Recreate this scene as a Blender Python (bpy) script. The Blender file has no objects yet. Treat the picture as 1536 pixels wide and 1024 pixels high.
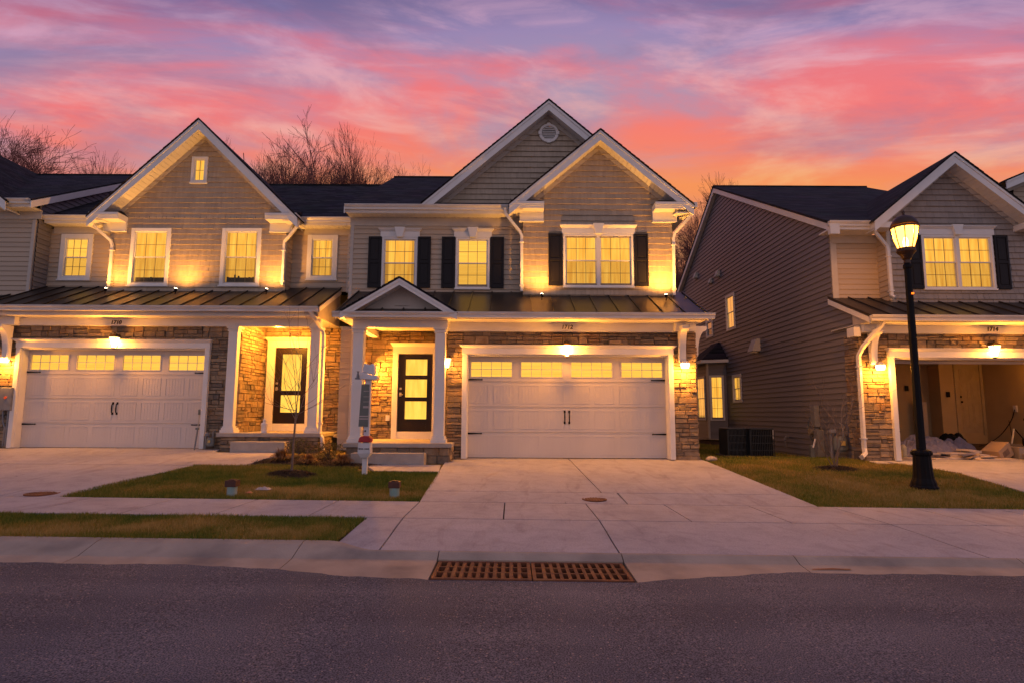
import bpy, math, random
import numpy as np
from mathutils import Vector, Matrix
random.seed(7)
R = math.radians
S = bpy.context.scene
COL = S.collection

# ------------------------------------------------------------------ camera
cd = bpy.data.cameras.new("camera"); cam = bpy.data.objects.new("camera", cd); COL.objects.link(cam)
cd.sensor_width = 36; cd.lens = 36 * 895 / 1536; cd.clip_start = 0.1; cd.clip_end = 2000
_t, _r = R(6.85), R(0.28)
_Rv, _Uv, _Fv = Vector((1, 0, 0)), Vector((0, -math.sin(_t), math.cos(_t))), Vector((0, math.cos(_t), math.sin(_t)))
_R2 = _Rv * math.cos(_r) + _Uv * math.sin(_r); _U2 = _Uv * math.cos(_r) - _Rv * math.sin(_r)
m = Matrix((_R2, _U2, -_Fv)).transposed().to_4x4(); m.translation = Vector((0, 0, 1.37))
cam.matrix_world = m
S.camera = cam

# ------------------------------------------------------------------ colour management
S.view_settings.view_transform = 'Standard'; S.view_settings.look = 'None'
S.view_settings.exposure = 0.0; S.view_settings.gamma = 1.0; S.view_settings.use_curve_mapping = False

# ------------------------------------------------------------------ world: dusk sky with sunset clouds
w = bpy.data.worlds.new("World"); S.world = w; w.use_nodes = True
nt = w.node_tree; N = nt.nodes; L = nt.links; N.clear()
def wn(t, **k):
    n = N.new(t)
    for a, b in k.items(): setattr(n, a, b)
    return n
def wmath(op, a, b=None, clamp=False):
    n = wn('ShaderNodeMath', operation=op, use_clamp=clamp)
    for i, v in enumerate((a, b)):
        if v is None: continue
        if isinstance(v, (int, float)): n.inputs[i].default_value = v
        else: L.new(v, n.inputs[i])
    return n.outputs[0]
def wramp(fac, stops):
    n = wn('ShaderNodeValToRGB'); cr = n.color_ramp
    while len(cr.elements) < len(stops): cr.elements.new(0.5)
    for e, (p, c) in zip(cr.elements, stops): e.position = p; e.color = (*c, 1)
    L.new(fac, n.inputs[0]); return n.outputs[0]
def wmix(fac, a, b, bt='MIX'):
    n = wn('ShaderNodeMix', data_type='RGBA', blend_type=bt)
    if isinstance(fac, (int, float)): n.inputs[0].default_value = fac
    else: L.new(fac, n.inputs[0])
    for i, v in ((6, a), (7, b)):
        if isinstance(v, tuple): n.inputs[i].default_value = (*v, 1)
        else: L.new(v, n.inputs[i])
    return n.outputs[2]
tc = wn('ShaderNodeTexCoord'); sp = wn('ShaderNodeSeparateXYZ'); L.new(tc.outputs['Generated'], sp.inputs[0])
dx, dy, dz = sp.outputs
zc = wmath('DIVIDE', wmath('MAXIMUM', dz, 0.0), wmath('ADD', wmath('ABSOLUTE', dy), 0.25), clamp=True)
zc = wmath('ADD', wmath('ADD', zc, -0.012), wmath('MULTIPLY', wmath('ABSOLUTE', wmath('SUBTRACT', dx, 0.12)), 0.06))
ax = wmath('SQRT', wmath('ADD', wmath('POWER', wmath('ABSOLUTE', wmath('SUBTRACT', dx, 0.28)), 2.0), 0.02))
e2 = wmath('MINIMUM', wmath('DIVIDE', dz, wmath('ADD', wmath('ABSOLUTE', dy), 0.06)), 1.3)
vv = wmath('SUBTRACT', e2, wmath('MULTIPLY', ax, 0.17))
cb = wn('ShaderNodeCombineXYZ'); L.new(dx, cb.inputs[0]); L.new(vv, cb.inputs[1]); L.new(dy, cb.inputs[2])
def cloud(sx, sv, det, dist, off, lo, hi, rough=.55):
    mp = wn('ShaderNodeMapping'); mp.inputs['Scale'].default_value = (sx, sv, sx); mp.inputs['Location'].default_value = off
    L.new(cb.outputs[0], mp.inputs[0])
    nz = wn('ShaderNodeTexNoise'); nz.inputs['Scale'].default_value = 1; nz.inputs['Detail'].default_value = det
    nz.inputs['Roughness'].default_value = rough; nz.inputs['Distortion'].default_value = dist
    L.new(mp.outputs[0], nz.inputs[0])
    mr = wn('ShaderNodeMapRange', interpolation_type='SMOOTHSTEP'); mr.inputs[1].default_value = lo; mr.inputs[2].default_value = hi
    L.new(nz.outputs[0], mr.inputs[0]); return mr.outputs[0]
c1 = cloud(2.0, 5.6, 8, .30, (3.6, 1.9, 0), 0.40, 0.64, .57)
c2 = cloud(4.2, 12, 9, .45, (0.4, 5.2, 0), 0.44, 0.70, .60)
c3 = cloud(2.4, 6.0, 8, .40, (8.0, 2.3, 3), 0.48, 0.64, .60)
gap = wramp(zc, [(0.0, (1.0, .33, .08)), (.29, (.95, .32, .15)), (.325, (.70, .34, .34)), (.37, (.42, .31, .42)), (.44, (.43, .32, .47)), (.52, (.35, .26, .48)), (.59, (.14, .125, .31)), (1.0, (.12, .11, .27))])
cld = wramp(zc, [(0.0, (1.0, .34, .06)), (.31, (1.0, .31, .09)), (.35, (1.0, .24, .14)), (.42, (1.0, .20, .19)), (.50, (.86, .21, .26)), (.57, (.45, .15, .27)), (.64, (.24, .11, .25)), (1.0, (.25, .14, .28))])
sky = wmix(c1, gap, cld)
lite = wramp(zc, [(0.0, (1.0, .48, .13)), (.32, (1.0, .52, .20)), (.365, (1.0, .47, .36)), (.44, (.98, .45, .44)), (.52, (.74, .42, .58)), (.60, (.36, .24, .42)), (1.0, (.3, .25, .4))])
sky = wmix(wmath('MULTIPLY', c2, 0.8), sky, lite)
dark = wramp(zc, [(0.0, (.62, .2, .10)), (.31, (.72, .20, .15)), (.37, (.48, .20, .28)), (.46, (.34, .20, .34)), (.56, (.17, .13, .28)), (1.0, (.12, .10, .23))])
sky = wmix(wmath('MULTIPLY', c3, 0.5), sky, dark)
# away from the sunset the dome turns to a pale mauve
bk = wn('ShaderNodeMapRange', interpolation_type='SMOOTHSTEP'); bk.inputs[1].default_value = 0.35; bk.inputs[2].default_value = -0.45
L.new(dy, bk.inputs[0])
back = wramp(zc, [(0.0, (.54, .43, .47)), (.35, (.49, .42, .54)), (1.0, (.28, .285, .44))])
sky = wmix(bk.outputs[0], sky, back)
st = wn('ShaderNodeTexSky', sky_type='NISHITA'); st.sun_disc = False; st.sun_elevation = R(1.0); st.sun_rotation = R(8)
stm = wmix(1.0, st.outputs[0], (.015, .015, .02), 'MULTIPLY')
sky = wmix(1.0, sky, stm, 'ADD')
bg = wn('ShaderNodeBackground'); bg.inputs[1].default_value = 0.90; L.new(sky, bg.inputs[0])
wo = wn('ShaderNodeOutputWorld'); L.new(bg.outputs[0], wo.inputs[0])

# ------------------------------------------------------------------ sun: down at the horizon behind the houses
sd = bpy.data.lights.new("sun", 'SUN'); sd.energy = 0.5; sd.angle = R(12); sd.color = (1, .45, .3)
so = bpy.data.objects.new("sun", sd); COL.objects.link(so)
so.rotation_euler = (R(-89), 0, R(-8)); so.location = (0, 60, 20)
WARM = (1.0, .36, .035)

# ------------------------------------------------------------------ materials
MATS = {}
def mat(name, a, b=None, rough=.6, metal=0.0, ns=6.0, nm=1.0, tint=0.0, bump=0.0, bs=60.0, bdist=.01, stretch=(1, 1, 1), spec=.5, detail=5, c=None, cs=1.0, cth=(.5, .7)):
    if name in MATS: return MATS[name]
    mt = bpy.data.materials.new(name); mt.use_nodes = True; t = mt.node_tree; P = t.nodes['Principled BSDF']
    P.inputs['Roughness'].default_value = rough; P.inputs['Metallic'].default_value = metal
    P.inputs['Specular IOR Level'].default_value = spec
    P.inputs['Base Color'].default_value = (*a, 1)
    g = t.nodes.new('ShaderNodeTexCoord'); mp = t.nodes.new('ShaderNodeMapping'); mp.inputs['Scale'].default_value = stretch
    t.links.new(g.outputs['Object'], mp.inputs[0])
    def noise(sc, de=5):
        n = t.nodes.new('ShaderNodeTexNoise'); n.inputs['Scale'].default_value = sc; n.inputs['Detail'].default_value = de
        t.links.new(mp.outputs[0], n.inputs[0]); return n.outputs[0]
    def m_(op, x, y):
        n = t.nodes.new('ShaderNodeMath'); n.operation = op
        for i, v in enumerate((x, y)):
            if isinstance(v, (int, float)): n.inputs[i].default_value = v
            else: t.links.new(v, n.inputs[i])
        return n.outputs[0]
    last = None
    if b is not None:
        mr = t.nodes.new('ShaderNodeMapRange'); mr.inputs[1].default_value = .3; mr.inputs[2].default_value = .7
        t.links.new(noise(ns, detail), mr.inputs[0])
        f = m_('MULTIPLY', mr.outputs[0], nm)
        if tint:
            at = t.nodes.new('ShaderNodeAttribute'); at.attribute_name = 'tint'
            f = m_('ADD', f, m_('MULTIPLY', at.outputs['Fac'], tint))
        mx = t.nodes.new('ShaderNodeMix'); mx.data_type = 'RGBA'; mx.clamp_factor = True
        t.links.new(f, mx.inputs[0]); mx.inputs[6].default_value = (*a, 1); mx.inputs[7].default_value = (*b, 1)
        last = mx.outputs[2]
        if c is not None:
            mr2 = t.nodes.new('ShaderNodeMapRange'); mr2.inputs[1].default_value = cth[0]; mr2.inputs[2].default_value = cth[1]
            t.links.new(noise(cs, 6), mr2.inputs[0])
            mx2 = t.nodes.new('ShaderNodeMix'); mx2.data_type = 'RGBA'; t.links.new(mr2.outputs[0], mx2.inputs[0])
            t.links.new(last, mx2.inputs[6]); mx2.inputs[7].default_value = (*c, 1); last = mx2.outputs[2]
        t.links.new(last, P.inputs['Base Color'])
    if bump:
        bn = t.nodes.new('ShaderNodeBump'); bn.inputs['Strength'].default_value = bump; bn.inputs['Distance'].default_value = bdist
        t.links.new(noise(bs, 6), bn.inputs['Height']); t.links.new(bn.outputs[0], P.inputs['Normal'])
    MATS[name] = mt; return mt

WHITE = mat('white_trim', (.74, .72, .69), (.66, .64, .60), rough=.45, ns=3, nm=.8, bump=.08, bs=30)
GUT = mat('white_gutter', (.72, .70, .67), (.60, .57, .53), rough=.35, ns=2.2, stretch=(1, 1, 3))
GDOOR = mat('garage_door_paint', (.62, .57, .53), (.56, .515, .48), rough=.5, ns=2.0, bump=.12, bs=90, bdist=.004, stretch=(1, 1, .25))
SIDING = mat('tan_vinyl_siding', (.47, .37, .26), (.40, .315, .225), rough=.55, ns=2.2, nm=.5, tint=.5, bump=.1, bs=40, bdist=.004, stretch=(.3, .3, 3))
SHAKE = mat('taupe_shake_siding', (.46, .37, .265), (.31, .25, .18), rough=.65, ns=5, nm=.45, tint=.35, bump=.35, bs=60, bdist=.006, stretch=(3, 3, .4))
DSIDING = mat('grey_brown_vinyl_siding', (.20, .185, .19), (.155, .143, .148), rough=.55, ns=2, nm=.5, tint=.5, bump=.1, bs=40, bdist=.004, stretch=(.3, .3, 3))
STUCCO = mat('tan_panel', (.40, .36, .31), (.36, .32, .28), rough=.7, ns=5)
STONE = mat('ledge_stone', (.42, .30, .18), (.11, .09, .075), rough=.85, ns=9, nm=.38, tint=.72, bump=.9, bs=38, bdist=.02, c=(.25, .155, .085), cs=2.6, cth=(.52, .66))
MORTAR = mat('dark_mortar', (.05, .042, .036), (.08, .07, .06), rough=.95, ns=20, bump=.5, bs=80)
METALR = mat('bronze_metal_roof', (.040, .034, .031), (.055, .046, .042), rough=.38, metal=.55, ns=1.6, bump=.05, bs=3, bdist=.03)
BLACK = mat('black_paint', (.006, .005, .006), (.007, .006, .006), rough=.55, ns=5, spec=.15)
SHUT = mat('black_shutter', (.007, .0055, .007), (.010, .008, .010), rough=.5, spec=.25, ns=6, bump=.15, bs=80, stretch=(4, 4, .4))
CONC = mat('porch_concrete', (.42, .37, .32), (.33, .29, .25), rough=.85, ns=5, bump=.3, bs=70, bdist=.006)
DIRTYWHITE = mat('painted_metal_grey', (.22, .225, .235), (.15, .155, .165), rough=.5, ns=6)
GREYG = mat('meter_grey_green', (.16, .18, .17), (.11, .12, .12), rough=.5, ns=8)
BRONZE = mat('aged_bronze', (.06, .035, .02), (.09, .05, .03), rough=.4, metal=.6, ns=9)
RUST = mat('rusty_iron', (.25, .080, .028), (.12, .045, .022), rough=.85, ns=14, bump=.6, bs=90, bdist=.006, c=(.27, .11, .04), cs=5, cth=(.5, .68))
BARK = mat('bare_bark', (.085, .05, .042), (.055, .034, .03), rough=.9, ns=8)
BARK2 = mat('young_bark', (.20, .15, .12), (.13, .095, .08), rough=.85, ns=10)
MULCH = mat('dark_mulch', (.035, .022, .016), (.07, .042, .028), rough=.95, ns=40, bump=1, bs=60, bdist=.03)
SOIL = mat('lawn_soil', (.10, .085, .02), (.17, .11, .035), rough=.95, ns=5, bump=.8, bs=50, bdist=.02)
FOUND = mat('foundation', (.10, .06, .045), (.07, .045, .035), rough=.9, ns=5, bump=.3)
DRYWALL = mat('tan_drywall', (.52, .38, .20), (.46, .34, .18), rough=.8, ns=2)
RED = mat('red_plastic', (.45, .02, .025), (.35, .015, .02), rough=.35, ns=5)
WHITEP = mat('white_plastic', (.70, .68, .68), (.6, .58, .57), rough=.4, ns=6)

def shingle_mat():
    mt = bpy.data.materials.new('asphalt_shingle'); mt.use_nodes = True; t = mt.node_tree; P = t.nodes['Principled BSDF']
    g = t.nodes.new('ShaderNodeTexCoord'); s = t.nodes.new('ShaderNodeSeparateXYZ'); t.links.new(g.outputs['Object'], s.inputs[0])
    ad = t.nodes.new('ShaderNodeMath'); ad.operation = 'ADD'; t.links.new(s.outputs[0], ad.inputs[0]); t.links.new(s.outputs[1], ad.inputs[1])
    zz = t.nodes.new('ShaderNodeMath'); zz.operation = 'MULTIPLY'; t.links.new(s.outputs[2], zz.inputs[0]); zz.inputs[1].default_value = 1.9
    cbn = t.nodes.new('ShaderNodeCombineXYZ'); t.links.new(ad.outputs[0], cbn.inputs[0]); t.links.new(zz.outputs[0], cbn.inputs[1])
    br = t.nodes.new('ShaderNodeTexBrick'); br.inputs['Scale'].default_value = 1.0
    br.inputs['Brick Width'].default_value = .34; br.inputs['Row Height'].default_value = .15; br.inputs['Mortar Size'].default_value = .006
    br.inputs['Color1'].default_value = (.009, .009, .012, 1); br.inputs['Color2'].default_value = (.055, .050, .056, 1); br.inputs['Mortar'].default_value = (.010, .010, .012, 1)
    t.links.new(cbn.outputs[0], br.inputs[0])
    nz = t.nodes.new('ShaderNodeTexNoise'); nz.inputs['Scale'].default_value = 1.3; nz.inputs['Detail'].default_value = 8; t.links.new(g.outputs['Object'], nz.inputs[0])
    mx = t.nodes.new('ShaderNodeMix'); mx.data_type = 'RGBA'; mx.blend_type = 'MULTIPLY'; mx.inputs[0].default_value = .7
    t.links.new(br.outputs[0], mx.inputs[6]); t.links.new(nz.outputs['Color'], mx.inputs[7]); t.links.new(mx.outputs[2], P.inputs['Base Color'])
    P.inputs['Roughness'].default_value = .9; P.inputs['Specular IOR Level'].default_value = .25
    b = t.nodes.new('ShaderNodeBump'); b.inputs['Strength'].default_value = .8; b.inputs['Distance'].default_value = .02
    t.links.new(br.outputs['Fac'], b.inputs['Height']); b.invert = True; t.links.new(b.outputs[0], P.inputs['Normal'])
    return mt
SHINGLE = shingle_mat()

def asphalt_mat():
    mt = bpy.data.materials.new('asphalt'); mt.use_nodes = True; t = mt.node_tree; P = t.nodes['Principled BSDF']
    g = t.nodes.new('ShaderNodeTexCoord')
    def no(sc, d=4):
        n = t.nodes.new('ShaderNodeTexNoise'); n.inputs['Scale'].default_value = sc; n.inputs['Detail'].default_value = d; t.links.new(g.outputs['Object'], n.inputs[0]); return n.outputs[0]
    def ramp(f, st):
        n = t.nodes.new('ShaderNodeValToRGB'); cr = n.color_ramp
        while len(cr.elements) < len(st): cr.elements.new(.5)
        for e, (p, c) in zip(cr.elements, st): e.position = p; e.color = (*c, 1)
        t.links.new(f, n.inputs[0]); return n.outputs[0]
    def mix(f, a, b, bt='MIX'):
        n = t.nodes.new('ShaderNodeMix'); n.data_type = 'RGBA'; n.blend_type = bt
        if isinstance(f, float): n.inputs[0].default_value = f
        else: t.links.new(f, n.inputs[0])
        t.links.new(a, n.inputs[6]); t.links.new(b, n.inputs[7]); return n.outputs[2]
    base = ramp(no(.55, 6), [(.35, (.088, .090, .112)), (.65, (.142, .138, .155))])
    grain = ramp(no(105, 4), [(.37, (.22, .22, .25)), (.5, (1, 1, 1)), (.62, (2.0, 1.85, 1.8))])
    mpl = t.nodes.new('ShaderNodeMapping'); mpl.inputs['Scale'].default_value = (.12, 1.5, 1); t.links.new(g.outputs['Object'], mpl.inputs[0]); nl = t.nodes.new('ShaderNodeTexNoise'); nl.inputs['Scale'].default_value = 1.2; nl.inputs['Detail'].default_value = 6; t.links.new(mpl.outputs[0], nl.inputs[0])
    base = mix(1.0, base, ramp(nl.outputs[0], [(.35, (.82, .82, .84)), (.65, (1.18, 1.16, 1.13))]), 'MULTIPLY')
    c = mix(.9, base, grain, 'MULTIPLY')
    v = t.nodes.new('ShaderNodeTexVoronoi'); v.inputs['Scale'].default_value = 48; t.links.new(g.outputs['Object'], v.inputs[0])
    vs = t.nodes.new('ShaderNodeSeparateColor'); t.links.new(v.outputs['Color'], vs.inputs[0])
    a1 = t.nodes.new('ShaderNodeMath'); a1.operation = 'GREATER_THAN'; t.links.new(vs.outputs[0], a1.inputs[0]); a1.inputs[1].default_value = .80
    a2 = t.nodes.new('ShaderNodeMath'); a2.operation = 'LESS_THAN'; t.links.new(v.outputs['Distance'], a2.inputs[0]); a2.inputs[1].default_value = .33
    a3 = t.nodes.new('ShaderNodeMath'); a3.operation = 'MULTIPLY'; t.links.new(a1.outputs[0], a3.inputs[0]); t.links.new(a2.outputs[0], a3.inputs[1])
    peb = ramp(vs.outputs[1], [(0, (.16, .12, .11)), (1, (.42, .33, .29))])
    c = mix(a3.outputs[0], c, peb)
    t.links.new(c, P.inputs['Base Color']); P.inputs['Roughness'].default_value = .85; P.inputs['Specular IOR Level'].default_value = .3
    b = t.nodes.new('ShaderNodeBump'); b.inputs['Strength'].default_value = 1; b.inputs['Distance'].default_value = .012
    t.links.new(no(70, 5), b.inputs['Height']); t.links.new(b.outputs[0], P.inputs['Normal'])
    return mt
ASPHALT = asphalt_mat()
def pave_mat():
    mt = bpy.data.materials.new('pavement_concrete'); mt.use_nodes = True; t = mt.node_tree; P = t.nodes['Principled BSDF']; g = t.nodes.new('ShaderNodeTexCoord')
    def no(sc, d=6, dist=0, stretch=None):
        n = t.nodes.new('ShaderNodeTexNoise'); n.inputs['Scale'].default_value = sc; n.inputs['Detail'].default_value = d; n.inputs['Distortion'].default_value = dist; n.inputs['Roughness'].default_value = .6
        if stretch: m_ = t.nodes.new('ShaderNodeMapping'); m_.inputs['Scale'].default_value = stretch; t.links.new(g.outputs['Object'], m_.inputs[0]); t.links.new(m_.outputs[0], n.inputs[0])
        else: t.links.new(g.outputs['Object'], n.inputs[0])
        return n.outputs[0]
    def ramp(f, st):
        n = t.nodes.new('ShaderNodeValToRGB'); cr = n.color_ramp
        while len(cr.elements) < len(st): cr.elements.new(.5)
        for e, (p, c) in zip(cr.elements, st): e.position = p; e.color = (*c, 1)
        t.links.new(f, n.inputs[0]); return n.outputs[0]
    def mul(a, b, f=1.0):
        n = t.nodes.new('ShaderNodeMix'); n.data_type = 'RGBA'; n.blend_type = 'MULTIPLY'; n.inputs[0].default_value = f; t.links.new(a, n.inputs[6]); t.links.new(b, n.inputs[7]); return n.outputs[2]
    c = ramp(no(.9, 9), [(.3, (.345, .325, .350)), (.7, (.430, .405, .430))])
    c = mul(c, ramp(no(3.5, 8, .6), [(.30, (.84, .83, .82)), (.5, (1, 1, 1)), (.72, (1.08, 1.07, 1.06))]))
    c = mul(c, ramp(no(60, 3), [(.3, (.80, .80, .80)), (.5, (1, 1, 1)), (.7, (1.12, 1.12, 1.12))]))
    c = mul(c, ramp(no(1.1, 5, 1.6, (2.2, .5, 1)), [(.56, (1, 1, 1)), (.66, (.86, .83, .82))]))          # tyre scuffs
    c = mul(c, ramp(no(2.4, 4, .2), [(.70, (1, 1, 1)), (.76, (.72, .69, .67))]))           # stains
    t.links.new(c, P.inputs['Base Color']); P.inputs['Roughness'].default_value = .85; P.inputs['Specular IOR Level'].default_value = .3
    b = t.nodes.new('ShaderNodeBump'); b.inputs['Strength'].default_value = .5; b.inputs['Distance'].default_value = .006
    t.links.new(no(40, 6, 0, (1, .25, 1)), b.inputs['Height']); t.links.new(b.outputs[0], P.inputs['Normal'])
    return mt
PAVE = pave_mat()
KERBC = mat('kerb_concrete', (.50, .38, .28), (.37, .28, .205), rough=.9, ns=2.6, bump=.5, bs=45, bdist=.01, c=(.21, .165, .135), cs=1.4, cth=(.5, .75), detail=9)

def blade_mat():
    mt = bpy.data.materials.new('grass_blades'); mt.use_nodes = True; t = mt.node_tree; P = t.nodes['Principled BSDF']
    at = t.nodes.new('ShaderNodeAttribute'); at.attribute_name = 'tint'
    n = t.nodes.new('ShaderNodeValToRGB'); cr = n.color_ramp
    st = [(0, (.045, .090, .010)), (.3, (.125, .165, .016)), (.55, (.24, .21, .03)), (.8, (.40, .25, .055)), (1, (.50, .34, .10))]
    while len(cr.elements) < len(st): cr.elements.new(.5)
    for e, (p, c) in zip(cr.elements, st): e.position = p; e.color = (*c, 1)
    t.links.new(at.outputs['Fac'], n.inputs[0]); t.links.new(n.outputs[0], P.inputs['Base Color']); P.inputs['Roughness'].default_value = .7
    P.inputs['Specular IOR Level'].default_value = .2
    return mt
BLADE = blade_mat()

def emit_mat(name, a, b, strength, sc=(6, 6, .6), see=0.0):
    mt = bpy.data.materials.new(name); mt.use_nodes = True; t = mt.node_tree; t.nodes.clear()
    o = t.nodes.new('ShaderNodeOutputMaterial'); e = t.nodes.new('ShaderNodeEmission'); e.inputs[1].default_value = strength
    g = t.nodes.new('ShaderNodeTexCoord'); mp = t.nodes.new('ShaderNodeMapping'); mp.inputs['Scale'].default_value = sc
    t.links.new(g.outputs['Object'], mp.inputs[0]); nz = t.nodes.new('ShaderNodeTexNoise'); nz.inputs['Scale'].default_value = 1.6; nz.inputs['Detail'].default_value = 4
    t.links.new(mp.outputs[0], nz.inputs[0]); mr = t.nodes.new('ShaderNodeMapRange'); mr.inputs[1].default_value = .3; mr.inputs[2].default_value = .7; t.links.new(nz.outputs[0], mr.inputs[0])
    mx = t.nodes.new('ShaderNodeMix'); mx.data_type = 'RGBA'; t.links.new(mr.outputs[0], mx.inputs[0]); mx.inputs[6].default_value = (*a, 1); mx.inputs[7].default_value = (*b, 1)
    t.links.new(mx.outputs[2], e.inputs[0])
    if see:
        tr = t.nodes.new('ShaderNodeBsdfTransparent'); ms = t.nodes.new('ShaderNodeMixShader'); ms.inputs[0].default_value = see
        t.links.new(e.outputs[0], ms.inputs[1]); t.links.new(tr.outputs[0], ms.inputs[2]); t.links.new(ms.outputs[0], o.inputs[0])
    else: t.links.new(e.outputs[0], o.inputs[0])
    return mt
CURTAIN = emit_mat('lit_curtain', (1.0, .52, .075), (.74, .31, .03), 1.28, (8, 8, .7))  # fold shading is painted into the glow as vertically stretched noise
CURTAIN2 = emit_mat('lit_blind', (1.0, .53, .075), (.90, .43, .05), 1.3, (.6, .6, 22))
DOORLIT = emit_mat('lit_door_glass', (1.0, .56, .08), (.85, .42, .05), 1.5, (7, 7, 1.5))
DRAPE = emit_mat('lit_drape', (.74, .34, .045), (.55, .24, .03), 1.0, (22, 22, .4))
LAMPG = emit_mat('lamp_glass_lit', (1.0, .72, .35), (1.0, .66, .28), 7.0, (1, 1, 1), .55)
BULB = emit_mat('bulb_lit', (1.0, .75, .42), (1.0, .72, .38), 30.0, (1, 1, 1))

def glass_mat(name, fres, tint, refl=1.0):
    mt = bpy.data.materials.new(name); mt.use_nodes = True; t = mt.node_tree; t.nodes.clear()
    o = t.nodes.new('ShaderNodeOutputMaterial'); tr = t.nodes.new('ShaderNodeBsdfTransparent'); tr.inputs[0].default_value = (*tint, 1)
    gl = t.nodes.new('ShaderNodeBsdfGlossy'); gl.inputs['Roughness'].default_value = .03; gl.inputs[0].default_value = (refl, refl, refl, 1)
    fr0 = t.nodes.new('ShaderNodeFresnel'); fr0.inputs[0].default_value = fres; fr = t.nodes.new('ShaderNodeMath'); fr.operation = 'MULTIPLY'; fr.inputs[1].default_value = .55; t.links.new(fr0.outputs[0], fr.inputs[0]); ms = t.nodes.new('ShaderNodeMixShader')
    t.links.new(fr.outputs[0], ms.inputs[0]); t.links.new(tr.outputs[0], ms.inputs[1]); t.links.new(gl.outputs[0], ms.inputs[2]); t.links.new(ms.outputs[0], o.inputs[0])
    return mt
GLASS = glass_mat('window_glass', 1.35, (.98, .98, .96))
def screen_mat():
    mt = bpy.data.materials.new('insect_screen'); mt.use_nodes = True; t = mt.node_tree; t.nodes.clear()
    o = t.nodes.new('ShaderNodeOutputMaterial'); tr = t.nodes.new('ShaderNodeBsdfTransparent')
    d = t.nodes.new('ShaderNodeBsdfDiffuse'); d.inputs[0].default_value = (.08, .075, .06, 1)
    ms = t.nodes.new('ShaderNodeMixShader'); ms.inputs[0].default_value = .30
    t.links.new(tr.outputs[0], ms.inputs[1]); t.links.new(d.outputs[0], ms.inputs[2]); t.links.new(ms.outputs[0], o.inputs[0]); return mt
SCREEN = screen_mat()

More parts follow.
